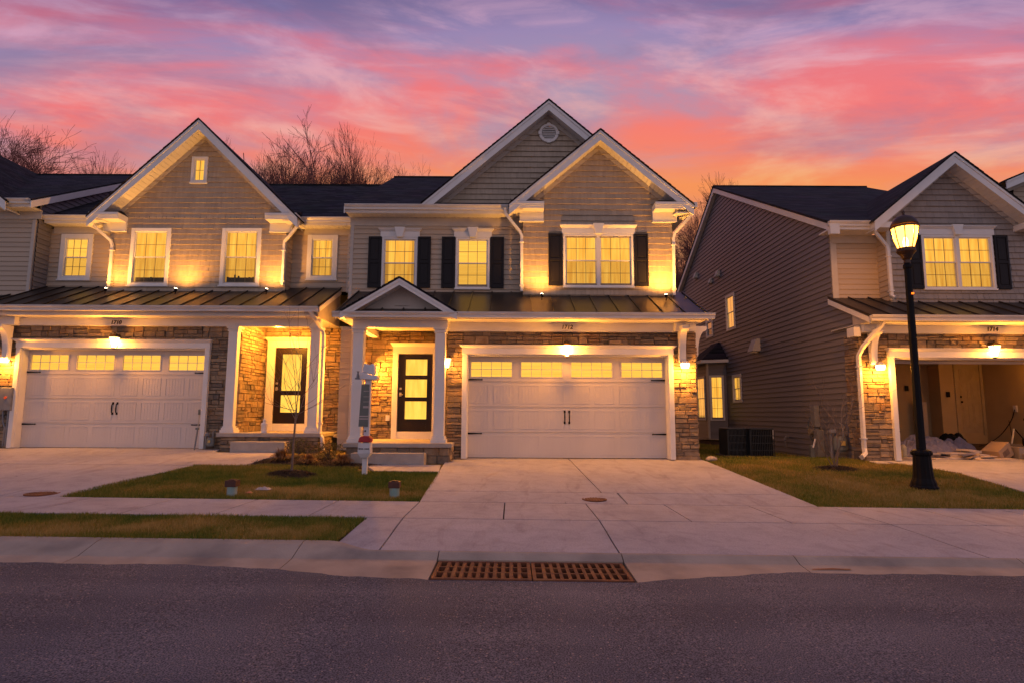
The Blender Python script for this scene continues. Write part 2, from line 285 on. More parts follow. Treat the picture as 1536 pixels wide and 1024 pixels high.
# ------------------------------------------------------------------ mesh helpers
class MB:
    def __init__(s): s.v = []; s.f = []; s.t = []; s.tint = .5
    def poly(s, pts, tint=None):
        n = len(s.v); s.v.extend([tuple(p) for p in pts]); s.f.append(tuple(range(n, n + len(pts)))); s.t.append(s.tint if tint is None else tint)
    def hexa(s, a, tint=None):
        n = len(s.v); s.v.extend([tuple(p) for p in a]); k = s.tint if tint is None else tint
        for q in ((0, 3, 2, 1), (4, 5, 6, 7), (0, 1, 5, 4), (1, 2, 6, 5), (2, 3, 7, 6), (3, 0, 4, 7)):
            s.f.append(tuple(n + i for i in q)); s.t.append(k)
    def box(s, x0, x1, y0, y1, z0, z1, tint=None):
        s.hexa([(x0, y0, z0), (x1, y0, z0), (x1, y1, z0), (x0, y1, z0), (x0, y0, z1), (x1, y0, z1), (x1, y1, z1), (x0, y1, z1)], tint)
    def prism(s, pts, vec, tint=None):
        n = len(pts); b = len(s.v); vec = Vector(vec); k = s.tint if tint is None else tint
        s.v.extend([tuple(p) for p in pts]); s.v.extend([tuple(Vector(p) + vec) for p in pts])
        s.f.append(tuple(b + i for i in range(n - 1, -1, -1))); s.t.append(k)
        s.f.append(tuple(b + n + i for i in range(n))); s.t.append(k)
        for i in range(n):
            j = (i + 1) % n; s.f.append((b + i, b + j, b + n + j, b + n + i)); s.t.append(k)
    def tube(s, pts, rad, n=8, flat=None, tint=None):
        pts = [Vector(p) for p in pts]; k = s.tint if tint is None else tint
        if isinstance(rad, (int, float)): rad = [rad] * len(pts)
        b = len(s.v); prev = None
        for i, p in enumerate(pts):
            d = (pts[min(i + 1, len(pts) - 1)] - pts[max(i - 1, 0)]).normalized()
            ref = Vector((0, 0, 1)) if abs(d.z) < .9 else Vector((1, 0, 0))
            if prev is None: a = d.cross(ref).normalized()
            else:
                a = prev - d * prev.dot(d); a = a.normalized() if a.length > 1e-5 else d.cross(ref).normalized()
            prev = a; c = d.cross(a)
            for j in range(n):
                an = 2 * math.pi * (j + .5) / n; s.v.append(tuple(p + (a * math.cos(an) + c * math.sin(an)) * rad[i]))
        for i in range(len(pts) - 1):
            for j in range(n):
                q = (j + 1) % n; s.f.append((b + i * n + j, b + i * n + q, b + (i + 1) * n + q, b + (i + 1) * n + j)); s.t.append(k)
        s.f.append(tuple(b + j for j in range(n))); s.t.append(k)
        e = b + (len(pts) - 1) * n; s.f.append(tuple(e + j for j in range(n - 1, -1, -1))); s.t.append(k)
    def lathe(s, prof, c=(0, 0, 0), n=20, sx=1, sy=1, flute=0, tint=None):
        b = len(s.v); k = s.tint if tint is None else tint
        for r_, z in prof:
            for j in range(n):
                an = 2 * math.pi * (j + .5) / n; rr = r_ * (1 + (flute if j % 2 else -flute)); s.v.append((c[0] + rr * math.cos(an) * sx, c[1] + rr * math.sin(an) * sy, c[2] + z))
        for i in range(len(prof) - 1):
            for j in range(n):
                q = (j + 1) % n; s.f.append((b + i * n + j, b + i * n + q, b + (i + 1) * n + q, b + (i + 1) * n + j)); s.t.append(k)
        s.f.append(tuple(b + j for j in range(n - 1, -1, -1))); s.t.append(k)
        e = b + (len(prof) - 1) * n; s.f.append(tuple(e + j for j in range(n))); s.t.append(k)
    def build(s, name, material, parent=None, smooth=False, bevel=0, label=None):
        me = bpy.data.meshes.new(name); me.from_pydata(s.v, [], s.f)
        at = me.attributes.new('tint', 'FLOAT', 'FACE'); at.data.foreach_set('value', s.t)
        me.materials.append(material); me.update()
        if smooth: me.polygons.foreach_set('use_smooth', [True] * len(me.polygons))
        o = bpy.data.objects.new(name, me); COL.objects.link(o)
        if parent is not None:
            o.parent = parent
            if parent.get('_root'): o.matrix_parent_inverse = Matrix.Translation(-parent.location)
        if bevel:
            bm = o.modifiers.new('b', 'BEVEL'); bm.width = bevel; bm.segments = 2; bm.limit_method = 'ANGLE'
        if label: o['label'] = label
        return o

def tag(o, label, cat, group=None):
    o['label'] = label; o['category'] = cat
    if group: o['group'] = group
    return o
def thing(name, loc, label, cat, group=None):
    o = bpy.data.objects.new(name, None); COL.objects.link(o); o.location = loc; o.empty_display_size = .2
    o['_root'] = 1; return tag(o, label, cat, group)
def kind(o, k): o['kind'] = k; return o
def empty_part(name, parent):
    o = bpy.data.objects.new(name, None); COL.objects.link(o); o.parent = parent
    if parent.get('_root'): o.matrix_parent_inverse = Matrix.Translation(-parent.location)
    return o
def point(loc, energy, parent=None, rad=.04, col=WARM, name='lamp_light'):
    d = bpy.data.lights.new(name, 'POINT'); d.energy = energy * 14; d.shadow_soft_size = rad; d.color = col
    o = bpy.data.objects.new(name, d); COL.objects.link(o); o.location = loc
    if parent is not None:
        o.parent = parent
        if parent.get('_root'): o.matrix_parent_inverse = Matrix.Translation(-parent.location)
    return o

class Wall:
    """a vertical wall plane: s runs along it, d points out of it, z is up"""
    def __init__(s, ox, oy, ux, uy, nx, ny): s.o = (ox, oy); s.u = (ux, uy); s.n = (nx, ny)
    def p(s, a, d, z): return (s.o[0] + s.u[0] * a + s.n[0] * d, s.o[1] + s.u[1] * a + s.n[1] * d, z)
    def box(s, mb, a0, a1, d0, d1, z0, z1, tint=None):
        mb.hexa([s.p(a0, d0, z0), s.p(a1, d0, z0), s.p(a1, d1, z0), s.p(a0, d1, z0), s.p(a0, d0, z1), s.p(a1, d0, z1), s.p(a1, d1, z1), s.p(a0, d1, z1)], tint)
    def prism(s, mb, prof, a0, a1):   # profile in (d, z) swept along s
        q = [s.p(a0, d, z) for d, z in prof]; v = Vector(s.p(a1, 0, 0)) - Vector(s.p(a0, 0, 0)); mb.prism(q, v)
def front(y): return Wall(0, y, 1, 0, 0, -1)

def subtract(a, b, holes):
    iv = [(a, b)]
    for h0, h1 in holes:
        nw = []
        for x0, x1 in iv:
            if h1 <= x0 or h0 >= x1: nw.append((x0, x1)); continue
            if h0 > x0: nw.append((x0, h0))
            if h1 < x1: nw.append((h1, x1))
        iv = nw
    return iv
def lap(parent, name, W, zb, zt, xr, holes, material, h=.135, d=.024, d0=0.0):
    mb = MB(); z = zb; rnd = random.Random(int(zb * 100 + W.o[1] * 77))
    while z < zt - .002:
        z2 = min(z + h, zt); a = xr(z); b = xr(z2); zm = (z + z2) / 2
        hs = [(q[0], q[1]) for q in holes if q[2] < zm < q[3]]
        lo, hi = min(a[0], b[0]), max(a[1], b[1])
        if hi - lo > .01:
            segs = subtract(lo, hi, hs); tt = rnd.random()
            for s0, s1 in segs:
                a0 = a[0] if s0 == lo else s0; b0 = b[0] if s0 == lo else s0
                a1 = a[1] if s1 == hi else s1; b1 = b[1] if s1 == hi else s1
                if a1 < a0 or b1 < b0 - .001: b1 = max(b1, b0); a1 = max(a1, a0)
                mb.poly([W.p(a0, d0 + d, z), W.p(a1, d0 + d, z), W.p(b1, d0 + .002, z2), W.p(b0, d0 + .002, z2)], tt)
                mb.poly([W.p(a0, d0, z), W.p(a1, d0, z), W.p(a1, d0 + d, z), W.p(a0, d0 + d, z)], tt)
        z = z2
    return mb.build(name, material, parent)
def shakes(parent, name, W, zb, zt, xr, holes, material, h=.15, seed=1):
    mb = MB(); z = zb; rnd = random.Random(seed)
    while z < zt - .005:
        z2 = min(z + h, zt); a = xr(z); b = xr(z2); zm = (z + z2) / 2
        hs = [(q[0], q[1]) for q in holes if q[2] < zm < q[3]]
        lo, hi = a; s = lo - rnd.random() * .1
        W_ = [W.p(lo, -.004, z), W.p(hi, -.004, z), W.p(max(b[1], b[0]), -.004, z2), W.p(b[0], -.004, z2)]
        if not hs: mb.poly(W_, 1.0)
        else:
            for s0, s1 in subtract(min(lo, b[0]) if b[0] < lo else max(lo, b[0]), min(hi, b[1]), hs): mb.poly([W.p(s0, -.004, z), W.p(s1, -.004, z), W.p(s1, -.004, z2), W.p(s0, -.004, z2)], 1.0)
        while s < hi:
            e = s + rnd.uniform(.10, .23); tt = rnd.random(); dd = rnd.uniform(.028, .040)
            for s0, s1 in subtract(max(s, lo), min(e - .006, hi), hs):
                if s1 - s0 < .01: continue
                t0 = max(s0, b[0]); t1 = min(s1, b[1])
                if t1 <= t0: t0 = t1 = min(max(s0, b[0]), b[1])
                mb.poly([W.p(s0, dd, z), W.p(s1, dd, z), W.p(t1, .003, z2 + .004), W.p(t0, .003, z2 + .004)], tt)
                mb.poly([W.p(s0, 0, z), W.p(s1, 0, z), W.p(s1, dd, z), W.p(s0, dd, z)], 1)
            s = e
        z = z2
    return mb.build(name, material, parent)
def stone(parent, W, s0, s1, z0, z1, holes=(), seed=1, name='stone_wall', back=.12):
    rnd = random.Random(seed); mb = MB(); m2 = MB()
    # mortar bed around the openings
    xs = sorted({s0, s1, *[min(max(h[i], s0), s1) for h in holes for i in (0, 1)]}); zs = sorted({z0, z1, *[min(max(h[i], z0), z1) for h in holes for i in (2, 3)]})
    for i in range(len(xs) - 1):
        for j in range(len(zs) - 1):
            cx, cz = (xs[i] + xs[i + 1]) / 2, (zs[j] + zs[j + 1]) / 2
            if any(h[0] < cx < h[1] and h[2] < cz < h[3] for h in holes): continue
            W.box(m2, xs[i], xs[i + 1], -back, 0, zs[j], zs[j + 1])
    def one(a, b, c, e):
        for a0, b0 in subtract(a, b, [(h[0], h[1]) for h in holes if h[2] < (c + e) / 2 < h[3]]):
            if b0 - a0 < .03: continue
            g = .004; j = lambda k=.008: rnd.uniform(-k, k); D = rnd.uniform(.018, .055)
            A = [(a0 + g + j(.003), c + g), (b0 - g + j(.003), c + g + j(.004)), (b0 - g, e - g + j(.004)), (a0 + g, e - g)]
            q = .010; hh = min(.45 * (e - c), q)
            Bq = [(a0 + q + abs(j()), c + hh + abs(j(.006))), (b0 - q - abs(j()), c + hh + abs(j(.006))), (b0 - q - abs(j()), e - hh - abs(j(.006))), (a0 + q + abs(j()), e - hh - abs(j(.006)))]
            P0 = [W.p(u, -.002, v) for u, v in A]; P1 = [W.p(u, D + j(.008), v) for u, v in Bq]; P05 = [W.p(u, D * .55, v) for u, v in A]
            tt = rnd.random() ** 1.2
            mb.poly(P1, tt)
            for k in range(4):
                n = (k + 1) % 4; mb.poly([P05[k], P05[n], P1[n], P1[k]], tt); mb.poly([P0[k], P0[n], P05[n], P05[k]], tt)
    z = z0
    while z < z1 - .02:
        H = rnd.uniform(.15, .27); 
        if z1 - (z + H) < .1: H = z1 - z
        s = s0
        while s < s1 - .01:
            Wd = rnd.uniform(.3, .85)
            if s1 - (s + Wd) < .2: Wd = s1 - s
            n = rnd.choice([1, 2, 2, 2, 3]) if H < .2 else rnd.choice([2, 2, 3, 3])
            cuts = sorted([0, H] + [H * (i + 1) / n + rnd.uniform(-.018, .018) for i in range(n - 1)])
            for c0, c1 in zip(cuts, cuts[1:]):
                a = s
                while a < s + Wd - .01:
                    ww = rnd.uniform(.13, .46)
                    if s + Wd - (a + ww) < .1: ww = s + Wd - a
                    one(a, a + ww, z + c0, z + c1); a += ww
            s += Wd
        z += H
    o = mb.build(name, STONE, parent); m2.build('mortar_bed', MORTAR, o); return o

def window(parent, W, s0, s1, z0, z1, units=1, cw=.085, cols=3, rows=2, curtain=None, lower_dark=False, name='window', screen=True, mull=.08, lit=True, one_sash=False, sillw=True, cdep=-.085, drape=0.0):
    f = MB(); W.box(f, s0, s0 + cw, -.02, .045, z0, z1); W.box(f, s1 - cw, s1, -.02, .045, z0, z1)
    W.box(f, s0 + cw, s1 - cw, -.02, .043, z1 - cw, z1); W.box(f, s0 + cw, s1 - cw, -.02, .043, z0, z0 + cw * .8)
    if sillw: W.box(f, s0 - .02, s1 + .02, -.01, .065, z0 - .03, z0 + .012)
    ia, ib, ic, id_ = s0 + cw, s1 - cw, z0 + cw * .8, z1 - cw
    wu = (ib - ia - mull * (units - 1)) / units
    for k in range(1, units): W.box(f, ia + wu * k + mull * (k - 1), ia + wu * k + mull * k, -.02, .041, ic, id_)
    for u in range(units):   # jamb liners
        a = ia + u * (wu + mull); b = a + wu
        W.box(f, a - .012, a + .004, -.1, -.02, ic - .01, id_ + .01); W.box(f, b - .004, b + .012, -.1, -.02, ic - .01, id_ + .01)
    fr = f.build(name, WHITE, parent, bevel=.004)
    sa = MB(); mu = MB(); pa = MB(); cu = MB(); sc = MB(); zm = (ic + id_) / 2
    for u in range(units):
        a = ia + u * (wu + mull); b = a + wu
        parts = [(ic, id_, 0)] if one_sash else [(zm - .012, id_, 0), (ic, zm + .012, -.018)]
        for c, e, off in parts:
            sw = .034
            W.box(sa, a, a + sw, off - .012, off + .014, c, e); W.box(sa, b - sw, b, off - .012, off + .014, c, e)
            W.box(sa, a + sw, b - sw, off - .012, off + .013, e - sw * .8, e); W.box(sa, a + sw, b - sw, off - .012, off + .013, c, c + sw * .8)
            for i in range(1, cols):
                x = a + sw + (b - a - 2 * sw) * i / cols; W.box(mu, x - .006, x + .006, off - .006, off + .006, c + sw * .8, e - sw * .8)
            for i in range(1, rows):
                zz = c + (e - c) * i / rows; W.box(mu, a + sw, b - sw, off - .005, off + .005, zz - .006, zz + .006)
            pa.poly([W.p(a + sw * .5, off + .008, c + .01), W.p(b - sw * .5, off + .008, c + .01), W.p(b - sw * .5, off + .008, e - .01), W.p(a + sw * .5, off + .008, e - .01)])
        if screen and not one_sash: sc.poly([W.p(a + .02, .019, ic + .01), W.p(b - .02, .019, ic + .01), W.p(b - .02, .019, zm - .01), W.p(a + .02, .019, zm - .01)])
        # curtain: gently pleated cloth hung behind the glass
        n = 26
        for i in range(n):
            x0 = a - .02 + (wu + .04) * i / n; x1 = a - .02 + (wu + .04) * (i + 1) / n
            d0_ = cdep + .008 * math.sin(i * 1.3); d1_ = cdep + .008 * math.sin((i + 1) * 1.3)
            cu.poly([W.p(x0, d0_, ic - .03), W.p(x1, d1_, ic - .03), W.p(x1, d1_, id_ + .03), W.p(x0, d0_, id_ + .03)])
        if drape:
            for sd_ in (0, 1):
                dp = MB(); wv_ = (b - a) * drape; m0 = a - .02 if sd_ == 0 else b + .02 - wv_
                for i in range(10): dp.poly([W.p(m0 + wv_ * i / 10, cdep + .02 + .012 * (i % 2), ic - .02), W.p(m0 + wv_ * (i + 1) / 10, cdep + .02 + .012 * ((i + 1) % 2), ic - .02), W.p(m0 + wv_ * (i + 1) / 10 * (.92 if sd_ == 0 else 1), cdep + .02 + .012 * ((i + 1) % 2), id_ + .02), W.p(m0 + wv_ * i / 10 * (.92 if sd_ == 0 else 1), cdep + .02 + .012 * (i % 2), id_ + .02)])
                dp.build('drape', DRAPE, fr)
        if lower_dark:
            l = MB(); W.box(l, a + .05, b - .05, -.068, -.062, ic, ic + .17)
            for i in range(9): W.box(l, a + .06 + i * .1, a + .11 + i * .1, -.062, -.052, ic, ic + random.uniform(.14, .26))
            l.build('sill_clutter', mat('dim_objects', (.10, .09, .06), (.06, .06, .05), ns=8), fr)
    sa.build('sash', WHITE, fr); mu.build('muntin', mat('muntin', (.40, .30, .14), (.34, .25, .12), rough=.5), fr)
    pa.build('pane', GLASS, fr); cu.build('curtain', curtain or CURTAIN, fr)
    if screen and not one_sash: sc.build('insect_screen', SCREEN, fr)
    return fr
def hole(w, m=.05): return (w[0] + m, w[1] - m, w[2] + m, w[3] - m)

def crosshead(parent, W, s0, s1, z, h=.2, key=True):
    mb = MB(); W.box(mb, s0, s1, 0, .05, z, z + h * .72)
    n = len(mb.v)   # flared crown
    a0, a1, e = s0 - .0, s1 + .0, .05
    lo = [W.p(a0, 0, z + h * .72), W.p(a1, 0, z + h * .72), W.p(a1, .055, z + h * .72), W.p(a0, .055, z + h * .72)]
    hi = [W.p(a0 - e, 0, z + h), W.p(a1 + e, 0, z + h), W.p(a1 + e, .105, z + h), W.p(a0 - e, .105, z + h)]
    mb.hexa(lo + hi)
    W.box(mb, a0 - e, a1 + e, 0, .108, z + h, z + h + .018)
    o = mb.build('window_crosshead', WHITE, parent, bevel=.003)
    if key:
        k = MB(); c = (s0 + s1) / 2
        pts = [(c - .075, z - .012), (c + .075, z - .012), (c + .14, z + h + .045), (c - .14, z + h + .045)]
        k.hexa([W.p(a, 0.02, b) for a, b in pts] + [W.p(a, .125, b) for a, b in pts]); k.build('keystone', WHITE, o, bevel=.004)
    return o
def shutter(parent, W, s0, s1, z0, z1):
    mb = MB(); W.box(mb, s0, s1, .015, .045, z0, z1); b = .045; zm = z0 + (z1 - z0) * .5
    for a0, a1, c0, c1 in ((s0, s0 + b, z0, z1), (s1 - b, s1, z0, z1), (s0 + b, s1 - b, z0, z0 + .09), (s0 + b, s1 - b, z1 - .06, z1), (s0 + b, s1 - b, zm - .035, zm + .035)):
        W.box(mb, a0, a1, .045, .062, c0, c1)
    for c0, c1 in ((z0 + .12, zm - .065), (zm + .065, z1 - .09)): W.box(mb, s0 + b + .03, s1 - b - .03, .045, .057, c0, c1)
    return mb.build('shutter', SHUT, parent, bevel=.006)

def gutter(parent, x0, x1, yf, zt, h=.12, d=.12, ends=True):
    """K-style gutter running along x, open side up; yf is its front lip"""
    mb = MB(); prof = [(yf, zt), (yf + .012, zt - h * .28), (yf + .05, zt - h * .62), (yf + .058, zt - h), (yf + d, zt - h), (yf + d, zt), (yf + d - .008, zt), (yf + d - .008, zt - h + .01), (yf + .066, zt - h + .01), (yf + .058, zt - h * .6), (yf + .02, zt - h * .25), (yf + .010, zt)]
    mb.prism([(x0, y, z) for y, z in prof], (x1 - x0, 0, 0))
    if ends:
        for x in (x0, x1 - .004): mb.prism([(x, yf, zt), (x, yf + .012, zt - h * .28), (x, yf + .05, zt - h * .62), (x, yf + .058, zt - h), (x, yf + d, zt - h), (x, yf + d, zt)], (.004, 0, 0))
    mb.box(x0, x1, yf - .004, yf + .004, zt - .012, zt + .004)
    return mb.build('gutter', GUT, parent)
def downspout(parent, pts, r_=.052):
    mb = MB(); mb.tube(pts, [r_] * len(pts), n=4); 
    o = mb.build('downspout', GUT, parent, bevel=.008)
    s = MB()
    for a, b in zip(pts, pts[1:]):
        if abs(a[2] - b[2]) > 1.0:
            for f in (.12, .9):
                p = Vector(a).lerp(Vector(b), f); s = MB(); s.box(p.x - r_ * 1.05, p.x + r_ * 1.05, p.y - r_ * 1.05, p.y + r_ * 1.05, p.z - .015, p.z + .015); s.build('strap', GUT, o)
    return o

def roof_slope(parent, x0, x1, ye, ze, yt, zt, th=.07, material=None, name='roof', back=None):
    mb = MB()
    mb.prism([(x0, ye, ze), (x0, yt, zt), (x0, yt, zt - th), (x0, ye, ze - th)], (x1 - x0, 0, 0))
    if back: mb.prism([(x0, yt + .001, zt), (x0, back[0], back[1]), (x0, back[0], back[1] - th), (x0, yt + .001, zt - th)], (x1 - x0, 0, 0))
    if back: mb.box(x0, x1, yt - .1, yt + .1, zt - .06, zt + .012)
    return mb.build(name, material or SHINGLE, parent)
def metal_roof(parent, x0, x1, ye, ze, yt, zt, zs, seam=.49, name='metal_roof', left_to=None):
    mb = MB(); th = .03; k = (zt - ze) / (yt - ye)
    mb.prism([(x0, ye, ze), (x0, yt, zt), (x0, yt, zt - th), (x0, ye, ze - th)], (x1 - x0, 0, 0))
    o = mb.build(name, METALR, parent)
    r_ = MB(); n = round((x1 - x0) / seam); 
    for i in range(n + 1):
        x = x0 + .012 + (x1 - x0 - .024) * i / n
        r_.prism([(x - .011, ye - .005, ze - .01), (x - .011, yt, zt), (x - .011, yt, zt + .034), (x - .011, ye - .005, ze + .03)], (.022, 0, 0))
    r_.box(x0, x1, ye - .012, ye + .002, ze - .05, ze + .004)
    r_.build('standing_seam', METALR, o)
    # end panels + soffit + fascia under the slope
    e = MB(); 
    for x, s in ((x0 + .02, 1), (x1 - .02, -1)):
        yq = left_to if (s > 0 and left_to) else yt; zq = ze + (yq - ye) * k
        e1 = MB(); e1.prism([(x, ye + .06, ze - th - .004 + .06 * k), (x, yq, zq - th - .004), (x, yq, zs), (x, ye + .06, zs)], (.02 * s, 0, 0)); e1.build('end_panel', STUCCO, o)
        e.prism([(x - .02 * s, ye + .02, ze - .045), (x - .02 * s, yt, zt - .045), (x - .02 * s, yt, zt - .18), (x - .02 * s, ye + .02, ze - .16)], (.019 * s, 0, 0))
    e.box(x0 + .02, x1 - .02, ye + .12, ye + .14, zs, ze - .04)
    e.build('fascia', WHITE, o)
    sf = MB(); y = ye + .14
    while y < yt: sf.box(x0 + .04, x1 - .04, y, min(y + .145, yt), zs - .002, zs + .012); y += .15
    sf.build('soffit', WHITE, o)
    return o

def gable(parent, xa, za, half, slope, yf, yw, yb, rake=.2, th=.030, frieze=True, dark=SHINGLE, board=None, name='gable_roof'):
    zl = za - half * slope; L_ = math.hypot(half, half * slope); nx, nz = slope * half / L_, half / L_
    mb = MB()
    for s in (-1, 1):
        a = (xa, za); b = (xa + s * (half + .02), zl - .02 * slope); k = th / nz
        mb.prism([(a[0], yf - .025, a[1]), (b[0], yf - .025, b[1]), (b[0], yf - .025, b[1] - k), (a[0], yf - .025, a[1] - k)], (0, yb - yf + .025, 0))
    # slightly uneven shingle courses along the rake edge
    for s in (-1, 1):
        n = int(L_ / .14)
        for i in range(n):
            t = (i + .5) / n; x = xa + s * half * t; z = za - half * slope * t; e = random.uniform(.0, .012)
            dxx = .068 * half / L_; dzz = .068 * slope * half / L_
            q = [(x - s * dxx, yf - .035 - e, z + dzz + .006), (x + s * dxx, yf - .035 - e, z - dzz + .016), (x + s * dxx, yf - .035 - e, z - dzz - .012), (x - s * dxx, yf - .035 - e, z + dzz - .012)]
            mb.prism(q, (0, .3, 0))
    o = mb.build(name, dark, parent)
    rk = MB(); k = th / nz
    for s in (-1, 1):
        def rb(w0, w1, y, dd, h0=half, sh=0):
            rk.prism([(xa, y, za - w0), (xa + s * h0, y, za - w0 - h0 * slope), (xa + s * h0, y, za - w1 - h0 * slope), (xa, y, za - w1)], (0, dd, 0))
        rb(k + .002, k + rake / nz, yf, .025); rb(k + .002, k + .055 / nz, yf - .018, .018)
    rk.build('rake_board', board or WHITE, o)
    so_ = MB(); kk = k + rake / nz - .03
    for s in (-1, 1):
        n = max(6, int(L_ / .13))
        for i in range(n):
            t0, t1 = i / n, (i + .9) / n
            q = [(xa + s * half * t0, yf + .026, za - kk - half * slope * t0), (xa + s * half * t1, yf + .026, za - kk - half * slope * t1), (xa + s * half * t1, yf + .026, za - kk - half * slope * t1 + .015), (xa + s * half * t0, yf + .026, za - kk - half * slope * t0 + .015)]
            so_.prism(q, (0, yw - yf - .026, 0))
        q = [(xa, yf + .026, za - kk + .017), (xa + s * half, yf + .026, za - kk - half * slope + .017), (xa + s * half, yf + .026, za - kk - half * slope + .024), (xa, yf + .026, za - kk + .024)]
        so_.prism(q, (0, yw - yf - .026, 0))
    so_.build('rake_soffit', WHITE, o)
    if frieze:
        fb = MB()
        for s in (-1, 1):
            h = half - .3; q = [(xa, yw - .03, za - kk - .004), (xa + s * h, yw - .03, za - kk - .004 - h * slope), (xa + s * h, yw - .03, za - kk - .11 / nz - h * slope), (xa, yw - .03, za - kk - .11 / nz)]
            fb.prism(q, (0, .028, 0))
        fb.build('frieze_board', mat('tan_frieze', (.50, .45, .38), (.45, .40, .34), rough=.55), o)
    return o
def cornice_return(parent, xo, xi, yf, yw, z, hgt=.17):
    """boxed eave return at the foot of a gable; xo outer end, xi inner end"""
    a, b = min(xo, xi), max(xo, xi); s = 1 if xi > xo else -1; mb = MB()
    mb.box(a, b, yf, yw, z - hgt, z)
    mb.box(a - .0, b + .0, yf - .03, yf + .001, z - .07, z + .004); mb.box(a, b, yf - .015, yf + .001, z - .11, z - .072)
    o = mb.build('cornice_return', WHITE, parent, bevel=.004)
    m2 = MB(); m2.box(min(xi, xi - s * .62), max(xi, xi - s * .62), yw - .09, yw - .001, z - hgt - .24, z - hgt - .001); m2.box(min(xi, xi - s * .62) - .012, max(xi, xi - s * .62) + .012, yw - .1, yw - .001, z - hgt - .26, z - hgt - .235)
    m2.build('return_block', WHITE, o, bevel=.004)
    m3 = MB(); zt = z + .17
    m3.hexa([(a, yf - .03, z + .005), (b, yf - .03, z + .005), (b, yw - .002, z + .005), (a, yw - .002, z + .005), (a if s > 0 else a + .18, yw - .05, zt), (b - .18 if s > 0 else b, yw - .05, zt), (b - .18 if s > 0 else b, yw - .003, zt), (a if s > 0 else a + .18, yw - .003, zt)])
    m3.build('return_roof', SHINGLE, o)
    return o

def gdoor(parent, x0, x1, z0, z1, y, label=None):
    W = front(y); H = z1 - z0; hs = [0, .247 * H, .495 * H, .742 * H, H]; mb = MB()
    root = None
    for i in range(4):
        a, b = z0 + hs[i] + .004, z0 + hs[i + 1] - .004
        if i < 3: W.box(mb, x0, x1, -.04, 0, a, b)
        else:   # top section, with four window openings
            n = 4; wd = (x1 - x0) / n; wa, wb = a + .115, b - .145
            W.box(mb, x0, x1, -.04, 0, a, wa); W.box(mb, x0, x1, -.04, 0, wb, b)
            xx = x0
            for k in range(n):
                c = x0 + wd * (k + .5) ; ww = .5 * .81 * wd; W.box(mb, xx, c - ww, -.04, 0, wa, wb); xx = c + ww
            W.box(mb, xx, x1, -.04, 0, wa, wb)
        W.box(mb, x0, x1, 0, .005, b - .022, b)
    W.box(mb, x0, x1, -.045, -.041, z0, z1)
    for i in range(3):
        a, b = z0 + hs[i], z0 + hs[i + 1]; n = 8; wd = (x1 - x0) / n
        for k in range(n):
            c = x0 + wd * (k + .5); hw = wd * .40; p0, p1 = a + .075, b - .085; t = .018
            W.box(mb, c - hw, c + hw, 0, .006, p1 - t, p1); W.box(mb, c - hw, c + hw, 0, .006, p0, p0 + t)
            W.box(mb, c - hw, c - hw + t, 0, .006, p0 + t, p1 - t); W.box(mb, c + hw - t, c + hw, 0, .006, p0 + t, p1 - t)
            for q in range(5):
                x = c - hw + t + (2 * hw - 2 * t) * (q + 1) / 6; W.box(mb, x - .012, x + .012, 0, .003, p0 + t, p1 - t)
    d = mb.build('garage_door', GDOOR, parent, bevel=.002, label=label)
    n = 4; wd = (x1 - x0) / n; a, b = z0 + hs[3] + .004, z0 + hs[4] - .004; wa, wb = a + .115, b - .145
    for k in range(n):
        c = x0 + wd * (k + .5); ww = .5 * .81 * wd; f = MB()
        W.box(f, c - ww - .02, c + ww + .02, -.002, .012, wb, wb + .02); W.box(f, c - ww - .02, c + ww + .02, -.002, .012, wa - .02, wa)
        W.box(f, c - ww - .02, c - ww, -.002, .012, wa, wb); W.box(f, c + ww, c + ww + .02, -.002, .012, wa, wb)
        for q in range(1, 4): W.box(f, c - ww + 2 * ww * q / 4 - .006, c - ww + 2 * ww * q / 4 + .006, -.01, .004, wa, wb)
        W.box(f, c - ww, c + ww, -.009, .003, (wa + wb) / 2 - .006, (wa + wb) / 2 + .006); f.build('window_frame', GDOOR, d)
        g = MB(); g.poly([W.p(c - ww, -.014, wa), W.p(c + ww, -.014, wa), W.p(c + ww, -.014, wb), W.p(c - ww, -.014, wb)]); g.build('pane', GLASS, d)
        g = MB(); g.poly([W.p(c - ww, -.036, wa), W.p(c + ww, -.036, wa), W.p(c + ww, -.036, wb), W.p(c - ww, -.036, wb)]); g.build('blind', CURTAIN2, d)
    xc = (x0 + x1) / 2
    for s in (-1, 1):
        h = MB(); zc_ = z0 + H * .395; h.tube([(xc + s * .055, y - .01, zc_ + .13), (xc + s * .055, y - .05, zc_ + .09), (xc + s * .055, y - .055, zc_), (xc + s * .055, y - .05, zc_ - .09), (xc + s * .055, y - .01, zc_ - .13)], [.014, .012, .016, .012, .014], 8)
        W.box(h, xc + s * .055 - .022, xc + s * .055 + .022, .0, .012, zc_ + .10, zc_ + .16); W.box(h, xc + s * .055 - .022, xc + s * .055 + .022, .0, .012, zc_ - .16, zc_ - .10)
        h.build('handle', BLACK, d)
        for zz in (z0 + H * .762, z0 + H * .233):
            g = MB(); xe = x0 + .012 if s < 0 else x1 - .012; xi = xe - s * .36
            g.hexa([W.p(xe, .006, zz - .022), W.p(xi, .006, zz - .010), W.p(xi, .006, zz + .010), W.p(xe, .006, zz + .022), W.p(xe, .018, zz - .022), W.p(xi, .018, zz - .010), W.p(xi, .018, zz + .010), W.p(xe, .018, zz + .022)])
            g.lathe([(.0, -.018), (.02, -.01), (.02, .01), (0, .018)], W.p(xi, .015, zz), 8); g.build('hinge', BLACK, d)
    return d
